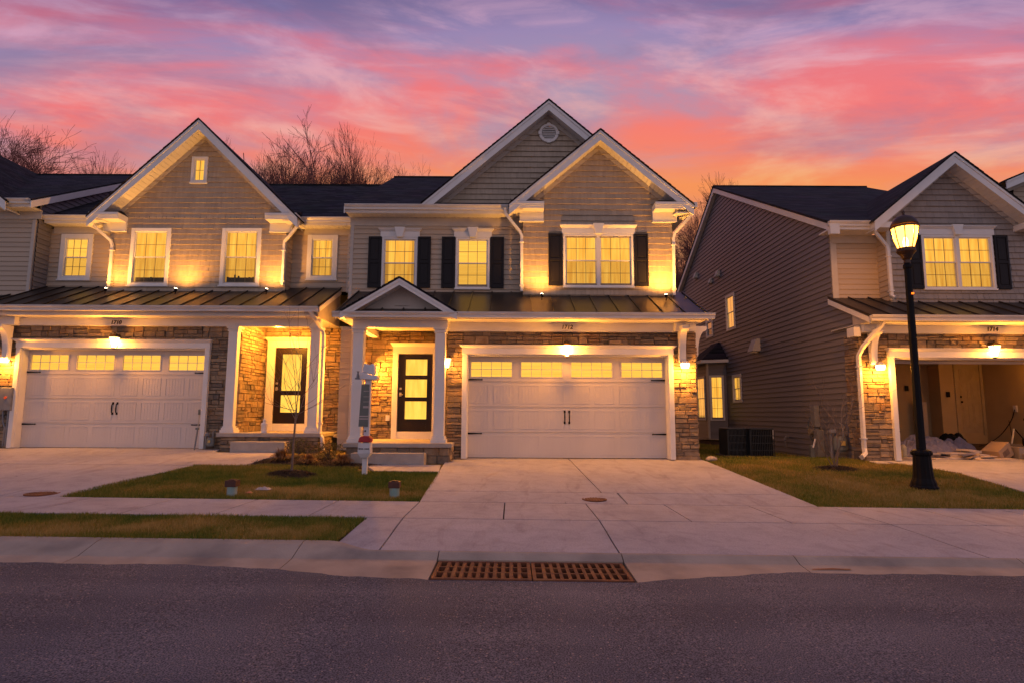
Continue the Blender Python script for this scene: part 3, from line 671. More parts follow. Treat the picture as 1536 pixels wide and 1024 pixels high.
def garage_trim(parent, x0, x1, z0, z1, yw, yd, hh=.2):
    """x0..x1 / z0..z1 is the opening"""
    W = front(yw); mb = MB(); dd = yd - yw
    for a, b in ((x0 - .115, x0), (x1, x1 + .115)): W.box(mb, a, b, -.02, .075, z0, z1 + .02)
    W.box(mb, x0 - .02, x0 + .012, -dd, -.0, z0, z1); W.box(mb, x1 - .012, x1 + .02, -dd, -.0, z0, z1); W.box(mb, x0, x1, -dd, -.0, z1 - .012, z1 + .02)
    W.box(mb, x0 - .125, x1 + .125, -.02, .085, z1 + .02, z1 + hh * .8)
    lo = [(x0 - .125, .085), (x1 + .125, .085)]
    a0, a1 = x0 - .125, x1 + .125; e = .06; zA, zB = z1 + hh * .8, z1 + hh + .02
    mb.hexa([W.p(a0, 0, zA), W.p(a1, 0, zA), W.p(a1, .09, zA), W.p(a0, .09, zA), W.p(a0 - e, 0, zB), W.p(a1 + e, 0, zB), W.p(a1 + e, .15, zB), W.p(a0 - e, .15, zB)])
    W.box(mb, a0 - e - .005, a1 + e + .005, 0, .155, zB, zB + .015)
    return mb.build('garage_trim', WHITE, parent, bevel=.005)

def column(parent, x, y, z0, z1, w=.235):
    h = w / 2; mb = MB(); mb.box(x - h, x + h, y - h, y + h, z0 + .16, z1 - .12)
    for e, a, b in ((.055, 0, .075), (.035, .075, .125), (.018, .125, .16)): mb.box(x - h - e, x + h + e, y - h - e, y + h + e, z0 + a, z0 + b)
    for e, a, b in ((.022, -.12, -.085), (.012, -.085, -.05), (.04, -.05, 0)): mb.box(x - h - e, x + h + e, y - h - e, y + h + e, z1 + a, z1 + b)
    return mb.build('column', WHITE, parent, bevel=.006)

def lantern(parent, x, y, z, sc=1.0, energy=14, sconce=False):
    """wall lantern whose glass widens upwards; y is the wall face behind it"""
    W = front(y); mb = MB(); W.box(mb, x - .06 * sc, x + .06 * sc, 0, .02, z - .02, z + .2 * sc); c = W.p(x, .13, z)
    mb.tube([W.p(x, .01, z + .12 * sc), W.p(x, .07, z + .19 * sc), W.p(x, .13, z + .17 * sc)], .012, 6)
    mb.lathe([(.13 * sc, .10 * sc), (.135 * sc, .115 * sc), (.07 * sc, .17 * sc), (.02 * sc, .19 * sc), (.012 * sc, .23 * sc)], c, 4)
    mb.lathe([(.01, -.20 * sc), (.05 * sc, -.175 * sc), (.055 * sc, -.16 * sc)], c, 4)
    for k in range(4):
        an = math.pi / 2 * k + math.pi / 4; mb.tube([(c[0] + .052 * sc * math.cos(an), c[1] + .052 * sc * math.sin(an), c[2] - .17 * sc), (c[0] + .125 * sc * math.cos(an), c[1] + .125 * sc * math.sin(an), c[2] + .105 * sc)], .006, 4)
    o = mb.build('wall_lantern', BRONZE, parent)
    g = MB(); g.lathe([(.047 * sc, -.165 * sc), (.118 * sc, .10 * sc)], c, 4); g.build('lantern_glass', LAMPG, o)
    b = MB(); b.lathe([(.0, -.06 * sc), (.022 * sc, -.04 * sc), (.028 * sc, 0), (.018 * sc, .04 * sc), (0, .055 * sc)], c, 10); b.build('bulb', BULB, o, smooth=True)
    point(W.p(x, .20, z - .02), energy, parent, rad=.05)
    return o
def downlight(parent, x, y, z, energy=9):
    """small half-cylinder wall sconce, open below"""
    W = front(y); mb = MB(); W.box(mb, x - .05, x + .05, 0, .03, z - .06, z + .1); mb.lathe([(.11, .03), (.11, .045), (.05, .09), (.015, .11)], W.p(x, .11, z), 12)
    o = mb.build('wall_sconce', WHITEP, parent); g = MB(); g.lathe([(.085, -.085), (.105, -.02), (.105, .028)], W.p(x, .11, z), 14); g.build('lamp_glass', LAMPG, o, smooth=True)
    b = MB(); b.lathe([(.0, -.05), (.03, -.03), (.03, .01), (0, .03)], W.p(x, .11, z), 10); b.build('bulb', BULB, o, smooth=True)
    point(W.p(x, .19, z - .13), energy, parent, rad=.04); return o
def uplight(parent, x, y, z, energy=14):
    z -= .15; y -= .32; mb = MB(); mb.tube([(x, y - .16, z), (x, y - .15, z + .07)], [.035, .035], 10); mb.tube([(x, y - .16, z - .08), (x, y - .16, z + .01)], .012, 6)
    o = mb.build('uplight', BLACK, parent); g = MB(); g.tube([(x, y - .149, z + .071), (x, y - .148, z + .08)], .031, 10); g.build('lens', BULB, o)
    d = bpy.data.lights.new('uplight_beam', 'SPOT'); d.energy = energy * 27; d.color = (1, .42, .07); d.spot_size = R(150); d.spot_blend = 1; d.shadow_soft_size = .03
    l = bpy.data.objects.new('uplight_beam', d); COL.objects.link(l); l.parent = o; l.location = (x, y - .145, z + .1)
    l.rotation_euler = (R(180 - 8), 0, 0); return o
def number(parent, txt, x, y, z, size=.135):
    cu = bpy.data.curves.new('house_number', 'FONT'); cu.body = txt; cu.size = size; cu.extrude = .006; cu.align_x = 'CENTER'; cu.offset = .004; cu.shear = .15
    cu.materials.append(mat('number_bronze', (.03, .018, .012), (.04, .02, .015), rough=.5)); o = bpy.data.objects.new('house_number', cu); COL.objects.link(o); bpy.context.view_layer.update(); me = bpy.data.meshes.new_from_object(o); bpy.data.objects.remove(o); o = bpy.data.objects.new('house_number', me); COL.objects.link(o)
    o.parent = parent; o.matrix_parent_inverse = Matrix.Translation(-parent.location); o.location = (x, y, z); o.rotation_euler = (R(90), 0, 0); return o
def bracket(parent, x, y0, z_top, w=.13, h=.75, out=.45, side=None):
    """curved corbel: profile in the plane away from the wall; side=(+1/-1) puts it on a side wall pointing in x"""
    pts = [(0, 0), (out, 0), (out, -.07), (out * .93, -.1)]
    for i in range(11):
        t = i / 10; a = math.pi / 2 * t; pts.append((.10 + (out * .86 - .10) * (1 - math.sin(a)) ** 1.0 * 1, -.12 - (h * .72) * (1 - math.cos(a))))
    pts += [(.10, -h * .93), (.06, -h), (0, -h)]
    mb = MB()
    if side is None: mb.prism([(x - w / 2, y0 - d, z_top + z) for d, z in pts], (w, 0, 0))
    else: mb.prism([(x + side * d, y0 - w / 2, z_top + z) for d, z in pts], (0, w, 0))
    return mb.build('bracket', WHITE, parent, bevel=.008)

def front_door(parent, y, t0, t1, tz0, tz1, d0, d1, dz0, dz1, panes, hside):
    """t*: outer trim, d*: leaf, panes: list of (x0,x1,z0,z1)"""
    W = front(y); mb = MB()
    W.box(mb, t0 + .04, d0 - .01, -.02, .06, tz0, dz1 + .02); W.box(mb, d1 + .01, t1 - .04, -.02, .06, tz0, dz1 + .02)
    W.box(mb, t0 + .04, t1 - .04, -.02, .066, dz1 + .02, tz1 - .08); W.box(mb, d0 - .01, d1 + .01, -.02, .05, tz0, dz0 - .01)
    a0, a1, zA, zB, e = t0 + .03, t1 - .03, tz1 - .08, tz1, .05
    mb.hexa([W.p(a0, 0, zA), W.p(a1, 0, zA), W.p(a1, .07, zA), W.p(a0, .07, zA), W.p(a0 - e, 0, zB), W.p(a1 + e, 0, zB), W.p(a1 + e, .13, zB), W.p(a0 - e, .13, zB)])
    W.box(mb, a0 - e, a1 + e, 0, .135, zB, zB + .018)
    tr = mb.build('door_trim', WHITE, parent, bevel=.005)
    d = MB(); xs = sorted({d0, d1, *[p[i] for p in panes for i in (0, 1)]}); zs = sorted({dz0, dz1, *[p[i] for p in panes for i in (2, 3)]})
    for i in range(len(xs) - 1):
        for j in range(len(zs) - 1):
            cx, cz = (xs[i] + xs[i + 1]) / 2, (zs[j] + zs[j + 1]) / 2
            if any(p[0] < cx < p[1] and p[2] < cz < p[3] for p in panes): continue
            W.box(d, xs[i], xs[i + 1], -.02, .025, zs[j], zs[j + 1])
    for p in panes:
        for q in ((p[0], p[1], p[2], p[2] + .018), (p[0], p[1], p[3] - .018, p[3]), (p[0], p[0] + .018, p[2] + .018, p[3] - .018), (p[1] - .018, p[1], p[2] + .018, p[3] - .018)): W.box(d, q[0], q[1], -.01, .034, q[2], q[3])
    if panes[-1][2] - dz0 > .28: W.box(d, d0 + .15, d1 - .15, .025, .033, dz0 + .08, panes[-1][2] - .09)
    dr = d.build('front_door', mat('dark_door_paint', (.010, .005, .004), (.014, .007, .005), rough=.4, ns=4, spec=.3), parent)
    for p in panes:
        g = MB(); g.poly([W.p(p[0], .0, p[2]), W.p(p[1], .0, p[2]), W.p(p[1], .0, p[3]), W.p(p[0], .0, p[3])]); g.build('pane', GLASS, dr)
        g = MB(); n = 12
        for i in range(n):
            a, b = p[0] + (p[1] - p[0]) * i / n, p[0] + (p[1] - p[0]) * (i + 1) / n; g.poly([W.p(a, -.03 - .008 * (i % 2), p[2]), W.p(b, -.03 - .008 * ((i + 1) % 2), p[2]), W.p(b, -.03 - .008 * ((i + 1) % 2), p[3]), W.p(a, -.03 - .008 * (i % 2), p[3])])
        g.build('curtain', DOORLIT, dr)
    hx = d0 + .065 if hside < 0 else d1 - .065; h = MB(); zz = dz0 + .95
    h.lathe([(.03, -.05), (.034, 0), (.03, .05)], W.p(hx, .035, zz), 10, sy=.4); h.lathe([(.028, -.028), (.032, 0), (.028, .028)], W.p(hx, .035, zz + .15), 10, sy=.5)
    h.tube([W.p(hx, .03, zz), W.p(hx, .08, zz), W.p(hx + .07 * (-hside), .085, zz - .01)], .012, 6)
    h.build('door_handle', mat('satin_nickel', (.5, .45, .38), (.45, .4, .33), rough=.3, metal=.8), dr)
    return tr
def boxp(parent, name, x0, x1, y0, y1, z0, z1, material=None, bevel=.004):
    mb = MB(); mb.box(x0, x1, y0, y1, z0, z1); return mb.build(name, material or WHITE, parent, bevel=bevel)
def frieze_eave(parent, x0, x1, yf, yw, zt, fz0, fz1):
    """gutter + soffit + frieze board of one eave"""
    gutter(parent, x0, x1, yf, zt)
    mb = MB(); mb.box(x0 + .01, x1 - .01, yf + .121, yf + .14, zt - .17, zt - .02); mb.box(x0 + .01, x1 - .01, yf + .13, yw, zt - .185, zt - .172)
    x = x0 + .05
    while x < x1 - .1: mb.box(x, x + .11, yf + .14, yw - .03, zt - .20, zt - .185); x += .125
    o = mb.build('soffit', WHITE, parent)
    boxp(parent, 'frieze_board', x0 + .04, x1, yw - .03, yw - .002, fz0, fz1, MATS['tan_frieze'] if 'tan_frieze' in MATS else mat('tan_frieze', (.50, .45, .38), (.45, .40, .34), rough=.55))
    return o
def corner(parent, x, y, z0, z1, w=.09, material=None):
    mb = MB(); mb.box(x - w / 2, x + w / 2, y - .028, y + .05, z0, z1); return mb.build('corner_board', material or mat('tan_frieze', (.50, .45, .38)), parent, bevel=.003)
const = lambda a, b: (lambda z: (a, b))
mat('tan_frieze', (.50, .45, .38), (.45, .40, .34), rough=.55)

# =================================================================== centre house
H = thing('townhouse', (1.4, 15.0, .33), 'tan townhouse with two overlapping gables and a closed white garage door, middle of the photo', 'house', 'townhouses along the street')
WL = front(15.35); w1 = (-3.435, -2.50, 4.59, 5.955); w2 = (-1.495, -.597, 4.59, 5.96)
lap(H, 'siding_wall', WL, 4.30, 6.32, const(-4.28, .28), [hole(w1), hole(w2)], SIDING)
for q in (w1, w2):
    window(H, WL, *q, cw=.055, drape=.16 if q is w1 else 0, curtain=CURTAIN if q is w1 else CURTAIN2); crosshead(H, WL, q[0] - .05, q[1] + .05, q[3] + .002, .215)
for a, b in ((-3.79, -3.45), (-2.485, -2.15), (-1.86, -1.51), (-.58, -.225)): shutter(H, WL, a, b, 4.6, 5.975)
corner(H, -4.24, 15.35, 4.3, 6.3)
frieze_eave(H, -4.34, -.02, 14.85, 15.35, 6.70, 6.27, 6.50)
roof_slope(H, -4.34, .1, 14.93, 6.70, 21, 9.92, back=(27, 6.7)); roof_slope(H, .1, 4.45, 15.3, 6.90, 21, 9.92, back=(27, 6.7))
mb = MB(); mb.prism([(-4.36, 14.9, 6.66), (-4.36, 21, 9.885), (-4.36, 21, 9.70), (-4.36, 14.9, 6.47)], (.025, 0, 0)); mb.build('rake_board', WHITE, H); mb = MB(); mb.prism([(4.45, 14.9, 6.66), (4.45, 21, 9.885), (4.45, 21, 9.70), (4.45, 14.9, 6.47)], (.025, 0, 0)); mb.build('rake_board', WHITE, H)
# big rear gable
G1 = lambda z: (.95 - (9.57 - z) / .862, .95 + (9.57 - z) / .862)
shakes(H, 'shake_gable', WL, 6.86, 9.40, G1, [], SHAKE, seed=3)
gable(H, .95, 9.66, 3.34, .862, 15.0, 15.35, 21.0)
v = MB()
n = 28
for i in range(n):
    a0, a1 = 2 * math.pi * i / n, 2 * math.pi * (i + 1) / n
    q = lambda a, r_, d: WL.p(.965 + r_ * math.cos(a), d, 8.86 + r_ * math.sin(a))
    v.hexa([q(a0, .19, .02), q(a1, .19, .02), q(a1, .27, .02), q(a0, .27, .02), q(a0, .195, .075), q(a1, .195, .075), q(a1, .262, .065), q(a0, .262, .065)])
for kx in (math.pi / 2, -math.pi / 2, 0, math.pi): c_ = q(kx, .235, .05); v.box(c_[0] - .045, c_[0] + .045, c_[1] - .035, c_[1] + .02, c_[2] - .045, c_[2] + .045)
vo = v.build('gable_vent', WHITE, H); v = MB()
for i in range(7):
    z = 8.70 + i * .053; hw = math.sqrt(max(.0, .19 ** 2 - (z - 8.86) ** 2))
    v.hexa([WL.p(.965 - hw, .055, z - .02), WL.p(.965 + hw, .055, z - .02), WL.p(.965 + hw, .03, z + .018), WL.p(.965 - hw, .03, z + .018), WL.p(.965 - hw, .063, z - .02), WL.p(.965 + hw, .063, z - .02), WL.p(.965 + hw, .038, z + .018), WL.p(.965 - hw, .038, z + .018)])
v.build('louvre', WHITE, vo); v = MB(); v.prism([q(2 * math.pi * i / 20, .2, .012) for i in range(20)], (0, -.004, 0)); v.build('vent_dark_disc', BLACK, vo)  # black disc added behind the louvres to paint their gaps darker
# front bay and its gable
WB = front(15.0); wp = (1.31, 3.11, 4.575, 5.965)
G2 = lambda z: (max(.27, 2.25 - (8.52 - z) / .85), min(4.13, 2.25 + (8.52 - z) / .85))
shakes(H, 'shake_wall', WB, 4.22, 8.40, G2, [hole(wp)], SHAKE, seed=5)
window(H, WB, *wp, units=2, cw=.055); crosshead(H, WB, 1.27, 3.16, 5.967, .215)
shutter(H, WB, .925, 1.28, 4.6, 5.975); shutter(H, WB, 3.14, 3.49, 4.6, 5.975)
gable(H, 2.25, 8.64, 2.34, .85, 14.6, 15.0, 19.5)
cornice_return(H, -.05, .80, 14.62, 15.0, 6.70); cornice_return(H, 4.55, 3.62, 14.62, 15.0, 6.70)
lap(H, 'bay_side_wall', Wall(.28, 0, 0, 1, -1, 0), 4.3, 6.4, const(15.0, 15.35), [], SIDING)
lap(H, 'side_wall', Wall(4.13, 0, 0, 1, 1, 0), 4.3, 6.7, const(15.0, 27), [], SIDING)
lap(H, 'side_wall', Wall(4.35, 0, 0, 1, 1, 0), .25, 4.3, const(14.7, 27), [], SIDING)
lap(H, 'side_wall', Wall(-4.28, 0, 0, 1, -1, 0), 4.3, 6.7, const(15.35, 27), [], SIDING)
mb = MB(); mb.box(4.13, 4.35, 14.9, 27, 4.25, 4.30); mb.box(-4.28, 4.35, 26.9, 27, .2, 6.7); mb.build('rear_wall', SIDING, H)
downspout(H, [(-.20, 14.86, 6.60), (-.18, 14.86, 6.46), (.02, 14.88, 6.2), (.18, 14.92, 6.02), (.235, 14.93, 5.9), (.24, 14.93, 4.44)])
downspout(H, [(4.60, 14.70, 6.62), (4.57, 14.72, 6.42), (4.36, 14.80, 6.18), (4.17, 14.90, 5.98), (4.14, 14.92, 5.85), (4.12, 14.93, 4.36)])
boxp(H, 'gutter_end', 4.52, 4.68, 14.58, 14.75, 6.56, 6.69, GUT)
uplight(H, .73, 14.93, 4.36, 10); uplight(H, 3.79, 14.93, 4.36, 16)
boxp(H, 'eave_soffit', 4.14, 4.50, 14.66, 20, 6.43, 6.46, WHITE, 0); boxp(H, 'eave_soffit', -.06, .26, 14.66, 15.34, 6.505, 6.525, WHITE, 0); boxp(H, 'eave_filler', -.02, .26, 15.30, 15.345, 6.25, 6.505, MATS['tan_frieze'], 0)
# lower front: metal roof, pediment, beams
metal_roof(H, -4.02, 4.46, 13.36, 3.62, 15.4, 4.53, 3.50)
gutter(H, -4.06, 4.58, 13.24, 3.62); gutter(H, 0, 0.01, 13.24, 3.62, ends=False) if False else None
gable(H, -2.56, 4.43, 1.32, .60, 13.27, 13.66, 15.4, rake=.13, th=.035, frieze=False, dark=SHINGLE, name='porch_gable')
mb = MB(); mb.prism([(-3.55, 13.67, 3.72), (-1.57, 13.67, 3.72), (-2.56, 13.67, 4.31)], (0, .02, 0)); mb.prism([(-2.72, 13.64, 3.83), (-2.40, 13.64, 3.83), (-2.56, 13.64, 3.93)], (0, .03, 0)); mb.build('pediment_panel', mat('cream_panel', (.58, .51, .43), (.52, .46, .39), rough=.7, ns=5), H)
boxp(H, 'garage_beam', -1.49, 4.28, 13.98, 14.16, 3.285, 3.499); boxp(H, 'porch_beam', -3.69, -1.492, 13.66, 13.86, 3.32, 3.498)
boxp(H, 'porch_side_beam', -3.69, -3.52, 13.862, 15.66, 3.322, 3.497)
boxp(H, 'porch_ceiling', -4.0, -1.5, 15.39, 15.72, 3.503, 3.52)
column(H, -3.545, 13.77, .70, 3.32); column(H, -1.655, 13.77, .70, 3.32)
stone(H, front(14.1), -1.52, 4.355, .30, 3.30, [(-1.1, 3.74, 0, 2.80)], seed=11)
stone(H, front(15.7), -4.15, -1.5, .70, 3.50, [(-3.08, -2.02, .7, 3.0)], seed=12)
stone(H, Wall(4.355, 0, 0, 1, 1, 0), 14.12, 14.72, .30, 3.30, seed=13)
stone(H, Wall(-1.52, 0, 0, 1, -1, 0), 14.12, 15.68, .70, 3.30, seed=14)
garage_trim(H, -1.05, 3.68, .33, 2.73, 14.05, 14.3)
gdoor(H, -1.09, 3.72, .335, 2.745, 14.3)
lap(H, 'party_wall_siding', front(15.0), .45, 3.52, const(-4.33, -4.06), [], SIDING); corner(H, -3.99, 14.98, .4, 3.52, .14, mat('tan_frieze', (.5, .45, .38)))
front_door(H, 15.64, -3.16, -1.96, .70, 3.17, -2.965, -2.08, .90, 2.89, [(-2.80, -2.20, 2.33, 2.785), (-2.80, -2.20, 1.76, 2.26), (-2.80, -2.20, 1.195, 1.69)], -1)
boxp(H, 'porch_slab', -3.76, -1.33, 13.47, 15.7, .605, .70, CONC, .01)
stone(H, front(13.56), -3.7, -1.39, .24, .605, seed=15, name='porch_base'); stone(H, Wall(-1.39, 0, 0, 1, 1, 0), 13.57, 14.08, .24, .605, seed=16, name='porch_base')
boxp(H, 'step', -3.49, -1.89, 13.14, 13.5, .2, .50, CONC, .012)
lantern(H, 1.29, 14.06, 2.86, 1.0, 15); lantern(H, -1.50, 14.05, 2.55, .85, 8); lantern(H, -3.72, 15.62, 2.50, .85, 34)
downlight(H, 4.05, 14.03, 2.52, 9)
bracket(H, 3.99, 13.975, 3.40, .16, .82, .38); boxp(H, 'bracket_cap', 3.82, 4.30, 13.80, 13.975, 3.29, 3.495); bracket(H, 4.37, 14.3, 3.47, .13, .75, .32, side=1)
number(H, "1712", 1.30, 13.972, 3.35)
oo = boxp(H, 'outlet_cover', -3.27, -3.17, 15.60, 15.655, 1.17, 1.31, WHITEP)

# =================================================================== left house
H = thing('townhouse', (-8.9, 16.0, .46), 'tan townhouse with one steep gable and small attic window, left of centre', 'house', 'townhouses along the street')
WB = front(16.1); wa = (-10.56, -9.46, 4.785, 6.41); wb = (-8.045, -6.955, 4.795, 6.42); wc = (-9.03, -8.575, 7.725, 8.49)
za, xa, sl, hf = 9.41, -8.68, .975, 2.85
G3 = lambda z: (max(-11.14, xa - (9.27 - z) / sl), min(-6.25, xa + (9.27 - z) / sl))
shakes(H, 'shake_wall', WB, 4.60, 9.15, G3, [hole(wa), hole(wb), hole(wc)], SHAKE, seed=21)
window(H, WB, *wa, cw=.10, lower_dark=True); window(H, WB, *wb, cw=.10, lower_dark=True, drape=.13); window(H, WB, *wc, cw=.075, cols=2, rows=2, one_sash=True)
gable(H, xa, za, hf, sl, 15.65, 16.1, 21)
cornice_return(H, -11.50, -10.70, 15.67, 16.1, 6.72); cornice_return(H, -5.86, -6.72, 15.67, 16.1, 6.72)
boxp(H, 'eave_soffit', -11.5, -11.15, 15.7, 16.48, 6.52, 6.54, WHITE, 0); boxp(H, 'eave_soffit', -6.24, -5.87, 15.7, 16.48, 6.52, 6.54, WHITE, 0); WS = front(16.5); wd = (-12.80, -11.89, 5.03, 6.35); we = (-5.81, -4.95, 5.065, 6.36)
lap(H, 'siding_wall', WS, 4.72, 6.5, const(-13.13, -11.1), [hole(wd)], SIDING); lap(H, 'siding_wall', WS, 4.72, 6.5, const(-6.28, -4.3), [hole(we)], SIDING)
window(H, WS, *wd, cw=.13, curtain=CURTAIN2); window(H, WS, *we, cw=.13, drape=.2)
frieze_eave(H, -13.08, -11.4, 16.02, 16.5, 6.76, 6.36, 6.56); frieze_eave(H, -5.95, -4.34, 16.02, 16.5, 6.74, 6.36, 6.55)
corner(H, -4.62, 16.49, 4.7, 6.4); corner(H, -6.29, 16.12, 4.7, 6.5); corner(H, -11.10, 16.12, 4.7, 6.5)
lap(H, 'bay_side_wall', Wall(-6.25, 0, 0, 1, 1, 0), 4.7, 6.7, const(16.1, 16.5), [], SIDING); lap(H, 'bay_side_wall', Wall(-11.14, 0, 0, 1, -1, 0), 4.7, 6.7, const(16.1, 16.5), [], SIDING)
roof_slope(H, -13.05, -4.36, 16.1, 6.76, 21, 9.60, back=(27, 6.7))
downspout(H, [(-11.53, 15.80, 6.62), (-11.50, 15.82, 6.44), (-11.25, 15.92, 6.2), (-11.07, 16.0, 6.03), (-11.03, 16.02, 5.9), (-11.03, 16.03, 4.74)])
downspout(H, [(-5.86, 15.80, 6.62), (-5.88, 15.82, 6.40), (-6.12, 15.92, 6.16), (-6.27, 16.0, 6.03), (-6.29, 16.02, 5.9), (-6.29, 16.03, 4.80)])
for x_ in (-10.79, -8.93, -6.52): uplight(H, x_, 16.03, 4.68, 9)
metal_roof(H, -13.1, -4.80, 14.48, 3.93, 16.5, 4.83, 3.72)
gutter(H, -13.3, -4.74, 14.36, 3.93)
boxp(H, 'garage_beam', -12.72, -4.86, 14.99, 15.16, 3.52, 3.718)
boxp(H, 'porch_ceiling', -7.0, -4.6, 16.49, 16.8, 3.722, 3.74)
column(H, -7.07, 15.12, .86, 3.52); column(H, -4.98, 15.12, .86, 3.52)
stone(H, front(15.15), -13.1, -6.97, .40, 3.54, [(-12.5, -7.72, 0, 3.02)], seed=31)
stone(H, Wall(-6.95, 0, 0, 1, 1, 0), 15.17, 16.7, .86, 3.72, seed=32); stone(H, front(16.7), -6.93, -4.3, .86, 3.72, [(-6.73, -5.68, .8, 3.25)], seed=33)
boxp(H, 'meter_conduit', -4.5, -4.4, 16.55, 16.62, 1.24, 1.40, WHITEP)
garage_trim(H, -12.44, -7.77, .46, 2.94, 15.1, 15.3); gdoor(H, -12.47, -7.74, .465, 2.955, 15.3)
front_door(H, 16.64, -6.87, -5.60, .86, 3.42, -6.60, -5.72, 1.07, 3.14, [(-6.43, -5.85, 1.95, 3.0), (-6.43, -5.85, 1.35, 1.86)], -1)
boxp(H, 'porch_slab', -7.27, -4.70, 14.85, 16.7, .765, .86, CONC, .01); boxp(H, 'rear_ledge', -4.71, -4.36, 15.9, 16.7, .72, .80, CONC, .01)
stone(H, front(14.93), -7.18, -4.76, .36, .765, seed=34, name='porch_base'); stone(H, Wall(-4.76, 0, 0, 1, 1, 0), 14.95, 15.9, .36, .765, seed=35, name='porch_base')
boxp(H, 'step', -6.75, -5.44, 14.5, 14.9, .3, .665, CONC, .012)
lantern(H, -10.04, 15.09, 3.12, 1.0, 15); downlight(H, -12.78, 15.08, 2.66, 8)
bracket(H, -12.72, 15.0, 3.50, .16, .85, .38); boxp(H, 'bracket_cap', -12.98, -12.5, 14.83, 14.985, 3.51, 3.715)
number(H, "1710", -10.05, 14.982, 3.56)
cl = MB(); cl.lathe([(.0, -.09), (.10, -.07), (.13, -.02), (.13, 0)], (-6.2, 16.0, 3.72), 16); co = cl.build('ceiling_lamp', LAMPG, H, smooth=True); point((-6.2, 15.7, 3.45), 16, H, .08)
downspout(H, [(-4.93, 14.42, 3.82), (-4.90, 14.50, 3.70), (-4.80, 14.95, 3.45), (-4.76, 14.98, 3.30), (-4.76, 14.98, .86), (-4.66, 14.88, .74), (-4.64, 14.88, .46)])
el = MB(); el.box(-12.83, -12.50, 15.0, 15.14, 1.38, 1.96); el.box(-12.82, -12.51, 14.985, 15.0, 1.40, 1.94); el.tube([(-12.60, 15.06, 1.39), (-12.60, 15.06, .5)], .03, 8); el.tube([(-12.75, 15.06, 1.39), (-12.72, 15.06, 1.1), (-12.64, 15.04, .95), (-12.66, 15.05, .5)], .02, 8)
eo = el.build('electrical_cabinet', DIRTYWHITE, H, bevel=.008); r2 = MB(); r2.lathe([(.035, 0), (.035, .01)], (0, 0, 0), 12)
r2.v = [(-12.66 + a, 14.985 - c, 1.70 + b) for a, b, c in r2.v]; r2.build('warning_sticker', mat('orange_sticker', (.8, .12, .02)), eo)
mb = MB(); mb.box(-13.1, -4.3, 26.9, 27, .2, 6.7); mb.build('rear_wall', SIDING, H)

# =================================================================== far left house
H = thing('townhouse', (-15.5, 16.0, .5), 'partly seen townhouse at the left edge with dark shingle roof and plain siding', 'house', 'townhouses along the street')
lap(H, 'siding_wall', front(16.0), 4.35, 6.72, const(-20.5, -13.15), [], SIDING)
frieze_eave(H, -20.5, -13.02, 15.48, 16.0, 7.04, 6.62, 6.86); corner(H, -13.2, 15.99, 4.35, 6.6)
roof_slope(H, -20.6, -12.98, 15.55, 7.05, 20.8, 9.86, back=(27, 6.9))
kk = (9.86 - 7.05) / 5.25
mb = MB(); mb.prism([(-12.98, 15.5, 6.97), (-12.98, 20.8, 9.80), (-12.98, 20.8, 9.62), (-12.98, 15.5, 6.78)], (.028, 0, 0)); mb.prism([(-12.98, 20.8, 9.80), (-12.98, 27, 6.8), (-12.98, 27, 6.6), (-12.98, 20.8, 9.62)], (.028, 0, 0)); mb.build('rake_board', WHITE, H)
SW = Wall(-13.12, 0, 0, 1, 1, 0)
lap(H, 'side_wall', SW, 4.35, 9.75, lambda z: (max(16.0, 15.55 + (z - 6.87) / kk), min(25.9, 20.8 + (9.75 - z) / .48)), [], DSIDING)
gable(H, -17.2, 9.86, 3.6, .80, 15.45, 15.95, 21.0); shakes(H, 'shake_gable', front(15.95), 6.9, 9.6, lambda z: (-17.2 - (9.7 - z) / .8, -17.2 + (9.7 - z) / .8), [], SHAKE, seed=41)
metal_roof(H, -20, -13.16, 14.4, 3.82, 16.0, 4.5, 3.62); gutter(H, -20, -13.35, 14.3, 3.82); stone(H, front(15.2), -17, -13.16, .4, 3.62, seed=42)

# =================================================================== right house
H = thing('townhouse', (11.2, 15.0, .33), 'brown sided townhouse with long bare side wall and open garage, right side', 'house', 'townhouses along the street')
SW = Wall(8.25, 0, 0, 1, -1, 0)
def sidex(z):
    lo = 14.12 if z < 3.84 else (13.59 + (z - 3.57) / .51 if z < 4.32 else 15.1)
    if z > 6.12: lo = 15.1 + (z - 6.12) / .514
    return (lo, min(29.6, 23.1 + (10.26 - z) / .555))
s1 = (21.75, 22.65, 4.50, 5.87); s2 = (21.40, 22.25, 1.80, 2.83); s3 = (24.2, 25.05, 4.53, 5.28)
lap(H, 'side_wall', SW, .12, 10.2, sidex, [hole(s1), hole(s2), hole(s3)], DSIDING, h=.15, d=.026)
window(H, SW, *s1, cw=.10, cols=2, rows=1, sillw=False, cdep=-.035, screen=False); window(H, SW, *s2, cw=.10, cols=2, rows=1, sillw=False, cdep=-.035, screen=False)
window(H, SW, *s3, cw=.12, cols=1, rows=1, sillw=False, curtain=mat('unlit_room', (.05, .04, .05), (.08, .07, .08)))
boxp(H, 'foundation', 8.22, 8.40, 14.7, 29.6, -.1, .13, FOUND)
mb = MB()
mb.prism([(8.06, 14.55, 6.12), (8.06, 23.1, 10.40), (8.06, 23.1, 10.20), (8.06, 14.55, 5.92)], (.028, 0, 0)); mb.prism([(8.06, 23.1, 10.40), (8.06, 30.3, 6.43), (8.06, 30.3, 6.21), (8.06, 23.1, 10.20)], (.028, 0, 0))
mb.prism([(8.09, 14.6, 6.0), (8.09, 23.1, 10.25), (8.09, 23.1, 10.24), (8.09, 14.6, 5.985)], (.17, 0, 0)); mb.prism([(8.09, 23.1, 10.25), (8.09, 30.3, 6.27), (8.09, 30.3, 6.26), (8.09, 23.1, 10.24)], (.17, 0, 0))
mb.build('rake_board', WHITE, H)
